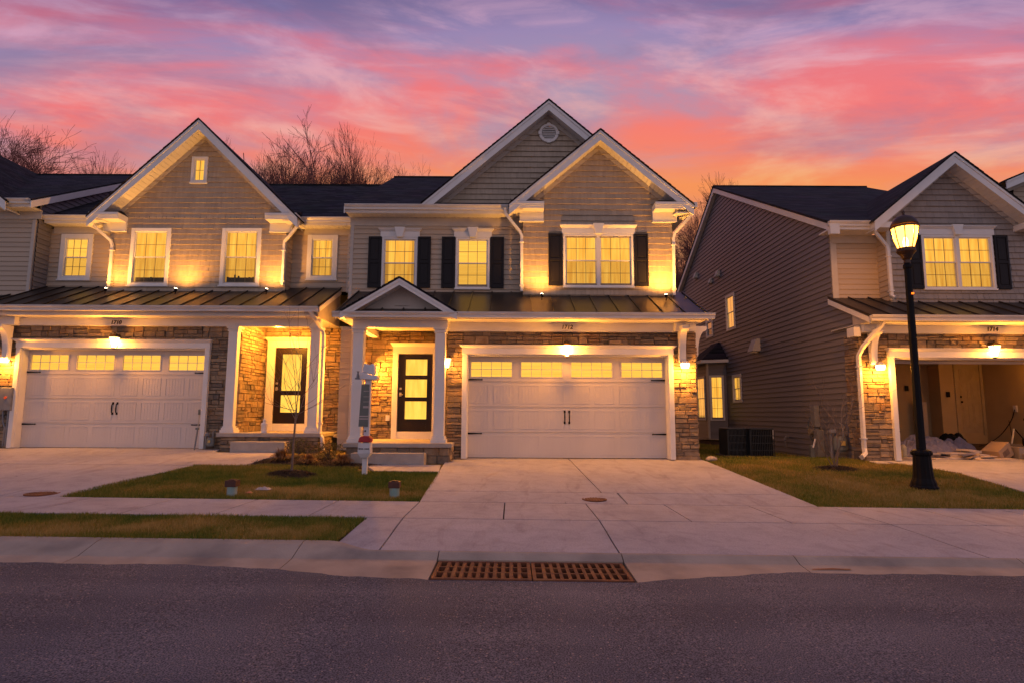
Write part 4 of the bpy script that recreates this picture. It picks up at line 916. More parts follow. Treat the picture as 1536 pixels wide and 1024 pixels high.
roof_slope(H, 8.04, 9.46, 14.6, 6.20, 23.1, 10.46, back=(30.3, 6.49)); roof_slope(H, 9.46, 14.2, 15.1, 6.45, 23.1, 10.46, back=(30.3, 6.49)); boxp(H, 'fascia', 7.98, 9.3, 14.57, 14.60, 5.99, 6.18)
WL = front(15.1); lap(H, 'siding_wall', WL, 4.30, 6.0, const(8.25, 9.5), [], SIDING)
corner(H, 8.32, 15.09, 4.3, 6.0, .15); boxp(H, 'frieze_board', 8.27, 9.5, 15.05, 15.085, 5.78, 6.0, MATS['tan_frieze'])
gutter(H, 7.94, 9.12, 14.46, 6.19); boxp(H, 'soffit', 7.98, 9.3, 14.58, 15.1, 5.99, 6.03); boxp(H, 'eave_end', 7.96, 8.20, 14.50, 14.62, 5.86, 6.16)
WB = front(14.7); wp = (10.33, 12.13, 4.50, 5.89)
G4 = lambda z: (max(9.46, 11.08 - (7.78 - z) / .83), min(13.3, 11.08 + (7.78 - z) / .83))
shakes(H, 'shake_wall', WB, 4.1, 7.68, G4, [hole(wp)], mat('grey_shake_siding', (.30, .265, .235), (.225, .20, .18), rough=.65, ns=5, nm=.4, tint=.6, bump=.3, bs=60, bdist=.006, stretch=(3, 3, .4)), seed=51)
window(H, WB, *wp, units=2, cw=.055); crosshead(H, WB, 10.28, 12.18, 5.892, .21)
shutter(H, WB, 9.99, 10.31, 4.5, 5.88); shutter(H, WB, 12.16, 12.50, 4.5, 5.88)
gable(H, 11.08, 7.93, 2.12, .83, 14.3, 14.7, 18.5)
lap(H, 'bay_side_wall', Wall(9.46, 0, 0, 1, -1, 0), 4.2, 6.1, const(14.7, 15.1), [], SIDING)
corner(H, 9.50, 14.69, 4.2, 6.1)
boxp(H, 'cornice_return', 9.0, 9.5, 14.35, 14.75, 5.98, 6.13); boxp(H, 'cornice_return', 12.7, 13.2, 14.35, 14.75, 5.98, 6.13)
downspout(H, [(9.06, 14.50, 6.08), (9.08, 14.52, 5.92), (9.30, 14.58, 5.70), (9.42, 14.62, 5.58), (9.44, 14.62, 5.45), (9.45, 14.62, 4.32), (9.50, 14.56, 4.26)])
metal_roof(H, 8.12, 14.2, 13.36, 3.60, 15.12, 4.36, 3.48, left_to=14.1)
gutter(H, 8.10, 14.2, 13.24, 3.60)
boxp(H, 'garage_beam', 8.20, 14.2, 13.98, 14.16, 3.285, 3.478)
stone(H, front(14.1), 8.24, 14.2, .28, 3.30, [(8.93, 13.82, 0, 2.80)], seed=52); stone(H, SW, 14.1, 14.68, .1, 3.30, seed=53)
garage_trim(H, 9.0, 13.75, .33, 2.70, 14.05, 14.3)
lantern(H, 11.34, 14.06, 2.90, 1.0, 16); downlight(H, 8.62, 14.03, 2.50, 9)
bracket(H, 8.47, 13.975, 3.34, .15, .80, .36); boxp(H, 'bracket_cap', 8.22, 8.72, 13.80, 13.975, 3.29, 3.475)
number(H, "1714", 11.36, 13.972, 3.35)
downspout(H, [(8.46, 13.40, 3.50), (8.44, 13.50, 3.40), (8.20, 13.85, 2.95), (8.14, 13.95, 2.75), (8.14, 13.96, .62), (8.12, 13.90, .50), (7.98, 13.80, .42)], .058)
boxp(H, 'gutter_end', 8.04, 8.2, 13.9, 14.2, 3.20, 3.42)
# garage interior
boxp(H, 'garage_ceiling', 9.0, 14.2, 14.36, 18.6, 2.92, 2.96, DRYWALL, 0); boxp(H, 'garage_back_wall', 8.9, 13.0, 18.5, 18.6, .3, 2.92, DRYWALL, 0); boxp(H, 'garage_back_wall', 12.98, 14.3, 18.0, 18.1, .3, 2.92, DRYWALL, 0)
boxp(H, 'garage_wall_jog', 12.9, 12.98, 18.0, 18.5, .3, 2.92, DRYWALL, 0); boxp(H, 'garage_side_wall', 8.9, 9.0, 14.36, 18.5, .3, 2.92, DRYWALL, 0); boxp(H, 'garage_side_wall', 14.2, 14.3, 14.3, 18.1, .3, 2.92, DRYWALL, 0)
boxp(H, 'garage_floor', 8.95, 14.2, 14.05, 18.5, .2, .325, PAVE, 0)
mb = MB(); mb.box(9.0, 13.75, 14.62, 14.66, 2.63, 2.70); mb.box(9.0, 13.75, 14.40, 14.43, 2.70, 2.92); o = mb.build('raised_garage_door', GDOOR, H)
W = front(18.0); mb = MB(); W.box(mb, 13.33, 13.42, -.01, .03, .8, 2.98 - .06); W.box(mb, 14.10, 14.19, -.01, .03, .8, 2.92); mb.build('interior_door_trim', mat('cream_paint', (.46, .35, .20), (.41, .31, .17), rough=.5), H)
mb = MB(); W.box(mb, 13.43, 14.09, -.01, .015, .86, 2.86)
for cx in (13.60, 13.92):
    for a, b in ((.98, 1.72), (1.85, 2.35), (2.45, 2.78)):
        W.box(mb, cx - .11, cx + .11, .015, .022, a, a + .02); W.box(mb, cx - .11, cx + .11, .015, .022, b - .02, b); W.box(mb, cx - .11, cx - .09, .015, .022, a, b); W.box(mb, cx + .09, cx + .11, .015, .022, a, b); W.box(mb, cx - .06, cx + .06, .015, .024, a + .06, b - .06)
do = mb.build('interior_door', mat('cream_paint', (.52, .42, .26)), H); mb = MB(); mb.lathe([(0, -.03), (.03, -.02), (.03, .02), (0, .03)], W.p(13.49, .05, 1.78), 10); W.box(mb, 13.47, 13.51, .015, .03, 1.9, 1.96); mb.build('door_knob', BLACK, do)
boxp(H, 'door_step', 13.3, 14.2, 17.72, 18.0, .325, .55, mat('dark_wood', (.12, .07, .03), (.09, .05, .02)), .005)
for x_, z_, yy in ((13.10, 2.0, 17.98), (12.2, 2.2, 18.48)): boxp(H, 'switch_box', x_ - .05, x_ + .05, yy - .03, yy, z_ - .08, z_ + .08, BLACK)
mb = MB(); mb.lathe([(0, -.09), (.04, -.06), (.045, -.02), (.02, .0)], (13.95, 15.6, 2.91), 10); mb.build('ceiling_bulb', BULB, H, smooth=True); point((13.95, 15.6, 2.70), 2.0, H, .05)
# bay window on the side wall
bz0, bz1 = .45, 3.42
WA = Wall(8.25, 22.9, -.9076, .4198, -.4198, -.9076); LA = .716
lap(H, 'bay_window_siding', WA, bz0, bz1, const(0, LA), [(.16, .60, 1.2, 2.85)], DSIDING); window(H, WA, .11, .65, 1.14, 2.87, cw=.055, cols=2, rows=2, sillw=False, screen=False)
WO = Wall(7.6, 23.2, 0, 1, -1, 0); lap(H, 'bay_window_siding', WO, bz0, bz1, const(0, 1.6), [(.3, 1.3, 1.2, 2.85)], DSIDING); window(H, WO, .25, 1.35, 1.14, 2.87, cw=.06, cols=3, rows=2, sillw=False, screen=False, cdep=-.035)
mb = MB(); mb.prism([(8.25, 22.9, bz0 - .04), (7.6, 23.2, bz0 - .04), (7.6, 24.8, bz0 - .04), (8.25, 25.1, bz0 - .04)], (0, 0, .04)); mb.box(7.57, 7.64, 23.16, 23.24, bz0, bz1); mb.build('bay_corner_trim', MATS['tan_frieze'], H)
mb = MB(); mb.prism([(8.3, 22.98, -.1), (7.68, 23.26, -.1), (7.68, 24.7, -.1), (8.3, 25.0, -.1)], (0, 0, bz0)); mb.build('bay_foundation', FOUND, H)
mb = MB(); e = [(8.24, 22.62, bz1 + .04), (7.35, 23.05, bz1 + .04), (7.35, 24.95, bz1 + .04), (8.24, 25.35, bz1 + .04)]; t_ = [(8.24, 23.5, 4.22), (8.22, 23.52, 4.22), (8.22, 24.48, 4.22), (8.24, 24.5, 4.22)]; mb.hexa(e + t_); ro = mb.build('bay_roof', SHINGLE, H)
mb = MB(); mb.prism([(a, b, bz1 - .08) for a, b, c in [(8.24, 22.6, 0), (7.32, 23.03, 0), (7.32, 24.97, 0), (8.24, 25.4, 0)]], (0, 0, .115)); mb.build('fascia', WHITE, ro)
# vents and spigot on the side wall
for y_, z_, s_ in ((26.1, 7.5, .12), (24.2, 6.83, .10), (23.3, 6.93, .12), (19.85, 3.66, .2)):
    mb = MB(); mb.hexa([SW.p(y_ - s_, 0, z_ - s_), SW.p(y_ + s_, 0, z_ - s_), SW.p(y_ + s_, s_ * 1.5, z_ - s_), SW.p(y_ - s_, s_ * 1.5, z_ - s_), SW.p(y_ - s_, 0, z_ + s_), SW.p(y_ + s_, 0, z_ + s_), SW.p(y_ + s_, s_ * .7, z_ + s_), SW.p(y_ - s_, s_ * .7, z_ + s_)])
    mb.lathe([(s_ * .7, -s_ * 1.3), (s_ * .7, -s_ * .9)], SW.p(y_, s_ * .8, z_), 8); mb.build('vent_hood', mat('beige_vent', (.55, .50, .42), (.5, .45, .38)), H)
mb = MB(); mb.tube([SW.p(17.9, 0, .72), SW.p(17.9, .12, .72), SW.p(17.9, .16, .62)], .025, 8); mb.lathe([(.05, 0), (.05, .02)], SW.p(17.9, .10, .77), 8); mb.box(8.1, 8.12, 17.86, 17.94, .40, .58); mb.build('hose_tap', DIRTYWHITE, H)
mb = MB(); mb.box(8.3, 14.2, 30.0, 30.1, 0, 6.4); mb.build('rear_wall', DSIDING, H)

# =================================================================== far right house
H = thing('townhouse', (18, 17.5, .33), 'sliver of a dark roofed townhouse behind the right edge gable', 'house', 'townhouses along the street')
gable(H, 20.5, 10.75, 6.2, .42, 16.6, 17.1, 26, rake=.22); lap(H, 'siding_wall', front(17.1), .3, 10.4, lambda z: (max(14.9, 20.5 - (10.55 - z) / .42), min(26, 20.5 + (10.55 - z) / .42)), [], SIDING, h=.16)

# =================================================================== ground
def sm(t): t = max(0, min(1, t)); return t * t * (3 - 2 * t)
def tilt(x): return -.008 * max(-40, min(40, x))
def g(x, y):
    s = tilt(x)
    if y <= 9.45: return s
    q = sm((x + 5.4) / 1.9); zb = .455 * (1 - q) + .322 * q; yb = 15.1 * (1 - q) + 14.1 * q
    if x > 4.5: zb = .322 - .12 * sm((y - 14.5) / 2.5) * (1 - sm((x - 8.2) / .5))
    t = max(0, min(1, (y - 9.45) / (yb - 9.45))); return s * (1 - t) + zb * t
def sheet(name, xs, ys, f, material, k='structure', skirt=0, parent=None):
    mb = MB(); nx = len(xs)
    for y in ys:
        for x in xs: mb.v.append((x, y, f(x, y)))
    for j in range(len(ys) - 1):
        for i in range(nx - 1): a = j * nx + i; mb.f.append((a, a + 1, a + 1 + nx, a + nx)); mb.t.append(.5)
    if skirt:
        ring = [i for i in range(nx)] + [j * nx + nx - 1 for j in range(1, len(ys))] + [(len(ys) - 1) * nx + i for i in range(nx - 2, -1, -1)] + [j * nx for j in range(len(ys) - 2, 0, -1)]
        b = len(mb.v); mb.v.extend([(mb.v[i][0], mb.v[i][1], mb.v[i][2] - skirt) for i in ring]); n = len(ring)
        for i in range(n): q = (i + 1) % n; mb.f.append((ring[i], b + i, b + q, ring[q])); mb.t.append(.5)
    o = mb.build(name, material, parent)
    if k: o['kind'] = k
    return o
def lin(a, b, n): return [a + (b - a) * i / n for i in range(n + 1)]
sheet('ground', [-300, -120, -60, -40] + lin(-30, -2, 28) + [-1.9] + lin(-1, 30, 31) + [40, 60, 120, 300], [6.45, 7, 8, 9.45] + lin(10, 18, 16) + [20, 24, 30, 45, 80, 200, 600], lambda x, y: g(x, y) - (.035 if y > 9 or x < -1.95 else .16), SOIL)
def slabs(name, quads):
    """concrete panels as one thing; each quad (x0l,x0r at y0, x1l,x1r at y1)"""
    mb = MB()
    for (a0, b0, y0), (a1, b1, y1) in quads:
        n, m = max(1, int((b0 - a0) / .6)), max(1, int((y1 - y0) / .5)); idx = []
        base = len(mb.v); e = .009
        for j in range(m + 1):
            t = j / m; y = y0 + e + (y1 - y0 - 2 * e) * t; a = a0 + (a1 - a0) * t + e; b = b0 + (b1 - b0) * t - e
            for i in range(n + 1): x = a + (b - a) * i / n; mb.v.append((x, y, g2(x, y)))
        for j in range(m):
            for i in range(n): q = base + j * (n + 1) + i; mb.f.append((q, q + 1, q + n + 2, q + n + 1)); mb.t.append(.5)
        ring = [i for i in range(n + 1)] + [j * (n + 1) + n for j in range(1, m + 1)] + [m * (n + 1) + i for i in range(n - 1, -1, -1)] + [j * (n + 1) for j in range(m - 1, 0, -1)]
        b2 = len(mb.v); mb.v.extend([(mb.v[base + i][0], mb.v[base + i][1], mb.v[base + i][2] - .09) for i in ring]); k = len(ring)
        for i in range(k): q = (i + 1) % k; mb.f.append((base + ring[i], b2 + i, b2 + q, base + ring[q])); mb.t.append(.5)
    return kind(mb.build(name, PAVE), 'structure')
def g2(x, y):
    if y < 8.0: return tilt(x) - .045 * sm((8.0 - y) / 1.63)
    return g(x, y) + .002
# sidewalk
js = [-20.4, -17.8, -15.3, -12.8, -10.24, -8.97, -7.70, -6.43, -5.16, -3.92, -2.67, -1.41, -.10, 1.15, 2.36, 3.66, 4.94, 6.2, 7.5, 8.8, 10.1, 12.6, 15.2, 17.8, 20.4]
slabs('sidewalk', [((a, b, 8.0), (a, b, 9.46)) for a, b in zip(js, js[1:])])
slabs('driveway', [((-1.88, -1.36, 6.37), (-1.88, -1.41, 8.0)), ((-1.36, 1.12, 6.37), (-1.41, 1.15, 8.0)), ((1.12, 4.94, 6.37), (1.15, 4.94, 8.0)), ((4.94, 9.0, 6.37), (4.94, 9.0, 8.0)), ((9.0, 14, 6.37), (9.0, 14, 8.0)),
                   ((-1.42, .84, 9.46), (-1.44, 1.0, 10.30)), ((1.80, 4.75, 9.46), (1.80, 4.70, 10.30)), ((-1.44, 1.52, 10.30), (-1.50, 1.33, 14.30)), ((1.52, 4.70, 10.30), (1.33, 4.45, 14.30)),
                   ((.84, 1.80, 9.46), (.86, 1.78, 10.30)), ((8.92, 15.0, 9.46), (9.25, 15.0, 12.6)), ((9.25, 15.0, 12.6), (8.6, 15.0, 14.08)), ((8.26, 8.6, 13.7), (8.26, 8.6, 14.08))])
slabs('driveway', [((-14.5, -7.92, 9.46), (-14.5, -7.92, 9.90)), ((-7.92, -6.97, 9.46), (-7.92, -6.90, 9.90)), ((-14.5, -6.90, 9.90), (-14.5, -6.55, 12.55)), ((-14.5, -6.55, 12.56), (-14.5, -7.3, 15.3))])
slabs('walkway', [((-6.55, -5.55, 12.56), (-7.28, -5.42, 14.5))])
slabs('walkway', [((-2.75, -1.46, 12.25), (-3.2, -1.52, 13.14))])

# kerb and gutter pan
def fy(x):
    e = .018 * math.sin(x * 5.1) + .012 * math.sin(x * 13.7 + 1) + .007 * math.sin(x * 31)
    return 5.97 - .40 * sm((x + 3.2) / 2.5) * (1 - sm((x - .9) / 1.9)) + e
def kerb_profile(x):
    q = sm((x + 1.95) / .55); s = tilt(x); f = fy(x)
    full = [(6.58, .002), (6.53, .0), (6.45, -.014), (6.27, -.072), (6.19, -.100), (f, -.122), (f, -.25)]
    low = [(6.37, -.044), (6.355, -.046), (6.33, -.053), (6.27, -.080), (6.215, -.100), (f, -.122), (f, -.25)]
    return [(a[0] * (1 - q) + b[0] * q, (a[1] * (1 - q) + b[1] * q) + s) for a, b in zip(full, low)]
kb = MB()
segs = [(-21.6, -19.5), (-19.49, -17.2), (-17.19, -15), (-14.99, -12.8), (-12.79, -10.6), (-10.59, -8.5), (-8.49, -6.42), (-6.41, -4.34), (-4.33, -2.20), (-2.19, -.745), (-.735, 1.13), (1.14, 2.9), (2.91, 5.2), (5.21, 7.6), (7.61, 10), (10.01, 13), (13.01, 16), (16.01, 21)]
for a, b in segs:
    xs = lin(a, b, max(3, int((b - a) / .09))); pit = a == -.735; pr = []
    for x in xs:
        p = kerb_profile(x)
        if pit: p = p[:4] + [(6.235, -.098 + tilt(x)), (6.234, -.30 + tilt(x))]
        pr.append([(x, y, z) for y, z in p] + [(x, p[0][0], -.3)])
    n = len(pr[0]); bs_ = len(kb.v)
    for p in pr: kb.v.extend(p)
    for i in range(len(xs) - 1):
        for j in range(n - 1): q = bs_ + i * n + j; kb.f.append((q, q + 1, q + n + 1, q + n)); kb.t.append(.5)
    for e in (0, len(xs) - 1): kb.f.append(tuple(bs_ + e * n + j for j in range(n))); kb.t.append(.5)
kind(kb.build('kerb', KERBC), 'structure')
# street
xs = [-80, -40, -21] + lin(-12, 12, 260) + [21, 40, 80]; mb = MB(); ys = [0, .02, .06, .15, .4, 1]
for x in xs:
    e = 5.57 if -.76 < x < 1.15 else fy(x) + .012
    for t in ys: y = e - t * (e + 14); mb.v.append((x, y, tilt(x) - .126 + (.006 if t < .3 else .0)))
for i in range(len(xs) - 1):
    for j in range(len(ys) - 1): q = i * len(ys) + j; mb.f.append((q, q + 1, q + 1 + len(ys), q + len(ys))); mb.t.append(.5)
kind(mb.build('street', ASPHALT), 'structure')
mb = MB(); mb.box(-80, 80, -60, 6.1, -1.6, -1.55); kind(mb.build('street_base', FOUND), 'structure')
# storm drain grates over a dark pit
mb = MB(); mb.box(-.76, 1.15, 5.50, 6.2, -.75, -.72); mb.box(-.76, -.73, 5.5, 6.2, -.72, -.15); mb.box(1.12, 1.15, 5.5, 6.2, -.72, -.16); mb.box(-.73, 1.12, 5.55, 5.575, -.72, -.15); mb.box(-.73, 1.12, 6.23, 6.245, -.72, -.15); kind(mb.build('drain_pit', FOUND), 'structure')
def grate(x0, x1, lab):
    t = thing('storm_drain_grate', ((x0 + x1) / 2, 5.85, -.13), lab, 'drain grate', 'storm drain grates in the gutter'); sl = -.008; y0, y1 = 5.58, 6.225
    z = lambda x: -.108 + tilt(x)
    f = MB()
    def bx(a, b, c, d, zz=0, hh=.045): f.hexa([(a, c, z(a) - hh), (b, c, z(b) - hh), (b, d, z(b) - hh), (a, d, z(a) - hh), (a, c, z(a) + zz), (b, c, z(b) + zz), (b, d, z(b) + zz), (a, d, z(a) + zz)])
    bx(x0, x1, y0, y0 + .04); bx(x0, x1, y1 - .03, y1); bx(x0, x0 + .035, y0 + .04, y1 - .03); bx(x1 - .035, x1, y0 + .04, y1 - .03); f.build('frame', RUST, t, bevel=.004)
    f = MB()
    for c in (.36, .66): yy = y0 + (y1 - y0) * c; bx(x0 + .035, x1 - .035, yy - .012, yy + .012, -.002)
    f.build('cross_bar', RUST, t)
    n = 11
    for i in range(1, n):
        f = MB(); x = x0 + .035 + (x1 - x0 - .07) * i / n; a = x - .016; b = x + .016
        f.hexa([(a + .02, y0 + .04, z(a) - .05), (b + .02, y0 + .04, z(b) - .05), (b + .02, y1 - .03, z(b) - .05), (a + .02, y1 - .03, z(a) - .05), (a, y0 + .04, z(a) - .003), (b, y0 + .04, z(b) - .003), (b, y1 - .03, z(b) - .003), (a, y1 - .03, z(a) - .003)])
        f.build('vane', RUST, t)
grate(-.725, .19, 'brown rusty storm drain grate, left one of the pair in the gutter'); grate(.20, 1.115, 'orange rusty storm drain grate, right one of the pair in the gutter')
def manhole(x, y, r_, lab):
    z = g2(x, y); mb = MB(); mb.lathe([(r_, -.04), (r_, .006), (r_ - .03, .008), (r_ - .032, .001), (r_ - .045, .001), (r_ - .047, .007), (.02, .009)], (x, y, z), 36)
    for i in range(-3, 4):
        for j in range(-3, 4):
            if math.hypot(i, j) * r_ / 4.6 < r_ * .72: mb.box(x + i * r_ / 4.6 - .012, x + i * r_ / 4.6 + .012, y + j * r_ / 4.6 - .012, y + j * r_ / 4.6 + .012, z + .006, z + .013)
    tag(mb.build('manhole_cover', RUST), lab, 'manhole cover', 'round iron covers in the driveways')
manhole(1.33, 9.78, .20, 'round rusty cover set in a square of the middle driveway'); manhole(-7.43, 9.68, .24, 'round rusty cover at the foot of the left driveway')

# ------------------------------------------------------------------ grass
def hnoise(x, y, s, seed):
    x = x * s; y = y * s; xi = np.floor(x).astype(int); yi = np.floor(y).astype(int); fx = x - xi; fy_ = y - yi; fx = fx * fx * (3 - 2 * fx); fy_ = fy_ * fy_ * (3 - 2 * fy_)
    h = lambda a, b: np.abs(np.sin(a * 127.1 + b * 311.7 + seed * 17.3) * 43758.5453) % 1
    return (h(xi, yi) * (1 - fx) + h(xi + 1, yi) * fx) * (1 - fy_) + (h(xi, yi + 1) * (1 - fx) + h(xi + 1, yi + 1) * fx) * fy_
def lawn(lab, n, inside, box, hgt=.05, wd=.0065, seed=1, dead=.0, deadspot=None):
    rg = np.random.default_rng(seed); x = rg.uniform(box[0], box[1], n); y = rg.uniform(box[2], box[3], n)
    k = inside(x, y); x = x[k]; y = y[k]; n = len(x); x = x + rg.normal(0, .014, n); y = y + rg.normal(0, .014, n)
    z = np.array([g(a, b) for a, b in zip(x, y)]) - .034
    p = .55 * hnoise(x, y, 1.3, seed) + .3 * hnoise(x, y, 4, seed + 3) + .15 * hnoise(x, y, 11, seed + 5)
    h = hgt * rg.uniform(.45, 1.25, n) * (.45 + 1.0 * p) + .026; a = rg.uniform(0, 2 * np.pi, n); le = rg.uniform(.1, .75, n) * h; la = rg.uniform(0, 2 * np.pi, n); wv = wd * rg.uniform(.7, 1.4, n)
    V = np.empty((n, 3, 3), np.float32)
    V[:, 0] = np.stack([x - np.cos(a) * wv, y - np.sin(a) * wv, z], 1); V[:, 1] = np.stack([x + np.cos(a) * wv, y + np.sin(a) * wv, z], 1)
    V[:, 2] = np.stack([x + np.cos(la) * le, y + np.sin(la) * le, z + h], 1)
    t = .38 + .75 * (p - .5) + rg.normal(0, .16, n) + dead
    if deadspot is not None: t = t + deadspot(x, y) * rg.uniform(.4, 1, n)
    me = bpy.data.meshes.new('grass'); me.vertices.add(n * 3); me.vertices.foreach_set('co', V.ravel()); me.loops.add(n * 3); me.loops.foreach_set('vertex_index', np.arange(n * 3, dtype=np.int32))
    me.polygons.add(n); me.polygons.foreach_set('loop_start', np.arange(0, n * 3, 3, dtype=np.int32)); me.update()
    at = me.attributes.new('tint', 'FLOAT', 'FACE'); at.data.foreach_set('value', np.clip(t, 0, 1).astype(np.float32)); me.materials.append(BLADE)
    o = bpy.data.objects.new('grass', me); COL.objects.link(o); o['kind'] = 'stuff'; tag(o, lab, 'grass'); return o
spot = lambda cx, cy, rx, ry, k=.5: (lambda x, y: k * np.clip(1.25 - np.sqrt(((x - cx) / rx) ** 2 + ((y - cy) / ry) ** 2), 0, 1) * (.4 + .9 * hnoise(x, y, 6, 9)))
sumf = lambda *fs: (lambda x, y: sum(f(x, y) for f in fs))
lawn('strip of worn grass between the kerb and the left sidewalk', 75000, lambda x, y: (x < -1.9), (-9, -1.9, 6.56, 8.0), .045, .005, 2, .10, sumf(spot(-4.2, 7.2, 1.4, .55, .8), spot(-2.6, 7.0, .7, .6, .7), spot(-5.3, 6.8, .8, .3, .5)))
def lw1(x, y):
    left = np.where(y < 10, -6.97, -6.97 + (y - 10) * .17); top = np.where(x < -5.3, 12.56, np.where(x < -3.2, 12.75, 12.24)); return (x > left) & (x < -1.44) & (y < top)
lawn('front lawn with brown patches left of the middle driveway', 120000, lw1, (-7, -1.4, 9.46, 13.0), .045, .006, 3, .03, sumf(spot(-3.2, 10.1, 1.5, .6, .9), spot(-1.9, 9.9, .6, .4, .6), spot(-5.6, 10.4, .8, .5, .4), spot(-4.1, 10.2, .5, .3, .4)))
def lw2(x, y):
    a = 4.75 - (y - 9.46) * .063; b = np.where(y < 12.6, 8.9 + (y - 9.46) * .105, 9.25 - (y - 12.6) * .44); b = np.where(y > 14.05, 8.2, b); b = np.where((y > 13.65) & (y < 14.1), np.minimum(b, 8.24), b); return (x > a) & (x < b) & ((y < 14.2) | (x > 4.45))
lawn('lawn between the middle driveway and the right garage', 110000, lw2, (4.4, 9.3, 9.46, 14.6), .045, .006, 4, .20, sumf(spot(6.5, 11.2, 2.5, 1.6, .25), spot(7.5, 10.2, 1.2, .5, .3)))
lawn('rough grass running back between the two houses', 30000, lw2, (4.45, 8.25, 14.6, 27), .06, .010, 5, .1)

# ------------------------------------------------------------------ planting beds
def mound(name, lab, cx, cy, rx, ry, h, seed=1, n=2600, material=None, cat='mulch'):
    rnd = random.Random(seed); mb = MB(); rings, ns = 7, 28; vs = []
    for i in range(rings + 1):
        r_ = 1 - i / rings
        for j in range(ns):
            a = 2 * math.pi * j / ns; k = 1 + .10 * math.sin(3 * a + seed) + .06 * math.sin(7 * a); x = cx + rx * r_ * k * math.cos(a); y = cy + ry * r_ * k * math.sin(a)
            mb.v.append((x, y, g(x, y) - .02 + h * (1 - r_ ** 2) + rnd.uniform(-.008, .008)))
    for i in range(rings):
        for j in range(ns): q = (j + 1) % ns; mb.f.append((i * ns + j, i * ns + q, (i + 1) * ns + q, (i + 1) * ns + j)); mb.t.append(.5)
    for _ in range(n):
        r_ = math.sqrt(rnd.random()) * 1.03; a = rnd.uniform(0, 6.283); x = cx + rx * r_ * math.cos(a); y = cy + ry * r_ * math.sin(a); z = g(x, y) - .015 + h * max(0, 1 - r_ ** 2); l = rnd.uniform(.015, .045); b = rnd.uniform(0, 6.28); c = rnd.uniform(-.4, .6)
        dx_, dy_, dz_ = math.cos(b) * l, math.sin(b) * l, c * l; w_ = .006
        mb.poly([(x - dx_ - dy_ * .2, y - dy_ + dx_ * .2, z), (x - dx_ + dy_ * .2, y - dy_ - dx_ * .2, z + .004), (x + dx_, y + dy_, z + dz_ + .02)], rnd.random())
    o = mb.build(name, material or MULCH); o['kind'] = 'stuff'; return tag(o, lab, cat)
mound('mulch', 'dark mulch bed along the porch with bushes and dry tufts', -4.15, 13.25, 1.45, .68, .05, 3, 6000)
mound('mulch', 'small dark mulch mound round the thin young tree', -4.20, 11.62, .52, .34, .10, 4)
mound('mulch', 'mulch ring round the bare twiggy shrub on the right lawn', 6.93, 12.95, .48, .32, .06, 5)
LEAFM = mat('bush_leaf', (.055, .07, .018), (.17, .125, .03), rough=.6, ns=6, nm=.4, tint=.7)
TUFT = mat('dry_fern', (.30, .15, .05), (.16, .075, .028), rough=.8, ns=6, nm=.4, tint=.7)
def bush(lab, cx, cy, r_, h, seed, n=1500):
    rnd = random.Random(seed); t = thing('evergreen_bush', (cx, cy, g(cx, cy)), lab, 'bush', 'low bushes by the porches'); z0 = g(cx, cy); st_ = MB(); lf = MB()
    for i in range(16):
        a = rnd.uniform(0, 6.28); k = rnd.uniform(.2, .9); e = (cx + r_ * k * math.cos(a), cy + r_ * k * math.sin(a), z0 + h * rnd.uniform(.6, 1)); st_.tube([(cx, cy, z0), ((cx + e[0]) / 2 + .02, (cy + e[1]) / 2, z0 + h * .45), e], [.010, .006, .003], 4)
    st_.build('stem', BARK2, t)
    for i in range(n):
        a = rnd.uniform(0, 6.28); u = rnd.random() ** .5; zz = rnd.uniform(.08, 1); rr = r_ * u * math.sqrt(max(0, 1 - (2 * zz * .5 - .35) ** 2)) * rnd.uniform(.7, 1.12)
        c = Vector((cx + rr * math.cos(a), cy + rr * math.sin(a), z0 + h * zz * (1 - .25 * u))); d = Vector((rnd.gauss(0, 1), rnd.gauss(0, 1), rnd.gauss(.5, .8))).normalized(); s = d.cross(Vector((rnd.random(), rnd.random(), .3))).normalized(); l = rnd.uniform(.018, .038)
        lf.poly([c, c + d * l * .5 + s * l * .28, c + d * l, c + d * l * .5 - s * l * .28], rnd.random())
    lf.build('foliage', LEAFM, t)
bush('green gold bush beside the left porch step', -5.0, 14.25, .34, .40, 5); bush('green gold bush at the foot of the left porch downspout', -4.15, 13.75, .42, .42, 6, 1900)
def tuft(lab, cx, cy, r_, h, seed):
    rnd = random.Random(seed); mb = MB(); z0 = g(cx, cy)
    for i in range(420):
        a = rnd.uniform(0, 6.28); e = rnd.uniform(.25, 1) ** .7; pts = []; w_ = .010
        for k in range(4):
            q = k / 3; pts.append(Vector((cx + math.cos(a) * r_ * e * q, cy + math.sin(a) * r_ * e * q, z0 + h * (1.25 * q * (1.9 - 1.75 * q * e)) * rnd.uniform(.9, 1.1) + .01)))
        s = Vector((-math.sin(a), math.cos(a), 0)) * w_; tt = rnd.random()
        for k in range(3): mb.poly([pts[k] - s * (1 - k / 3), pts[k] + s * (1 - k / 3), pts[k + 1] + s * (1 - (k + 1) / 3), pts[k + 1] - s * (1 - (k + 1) / 3)], tt)
    tag(mb.build('dry_fern', TUFT), lab, 'plant', 'dry orange ferns in the mulch bed')
tuft('dry orange fern, leftmost of three at the left end of the mulch bed', -5.0, 13.15, .30, .20, 1); tuft('dry orange fern, middle one just behind the thin tree', -4.33, 12.9, .30, .16, 2); tuft('dry orange fern, rightmost of three near the yard sign', -3.62, 13.0, .30, .17, 3)
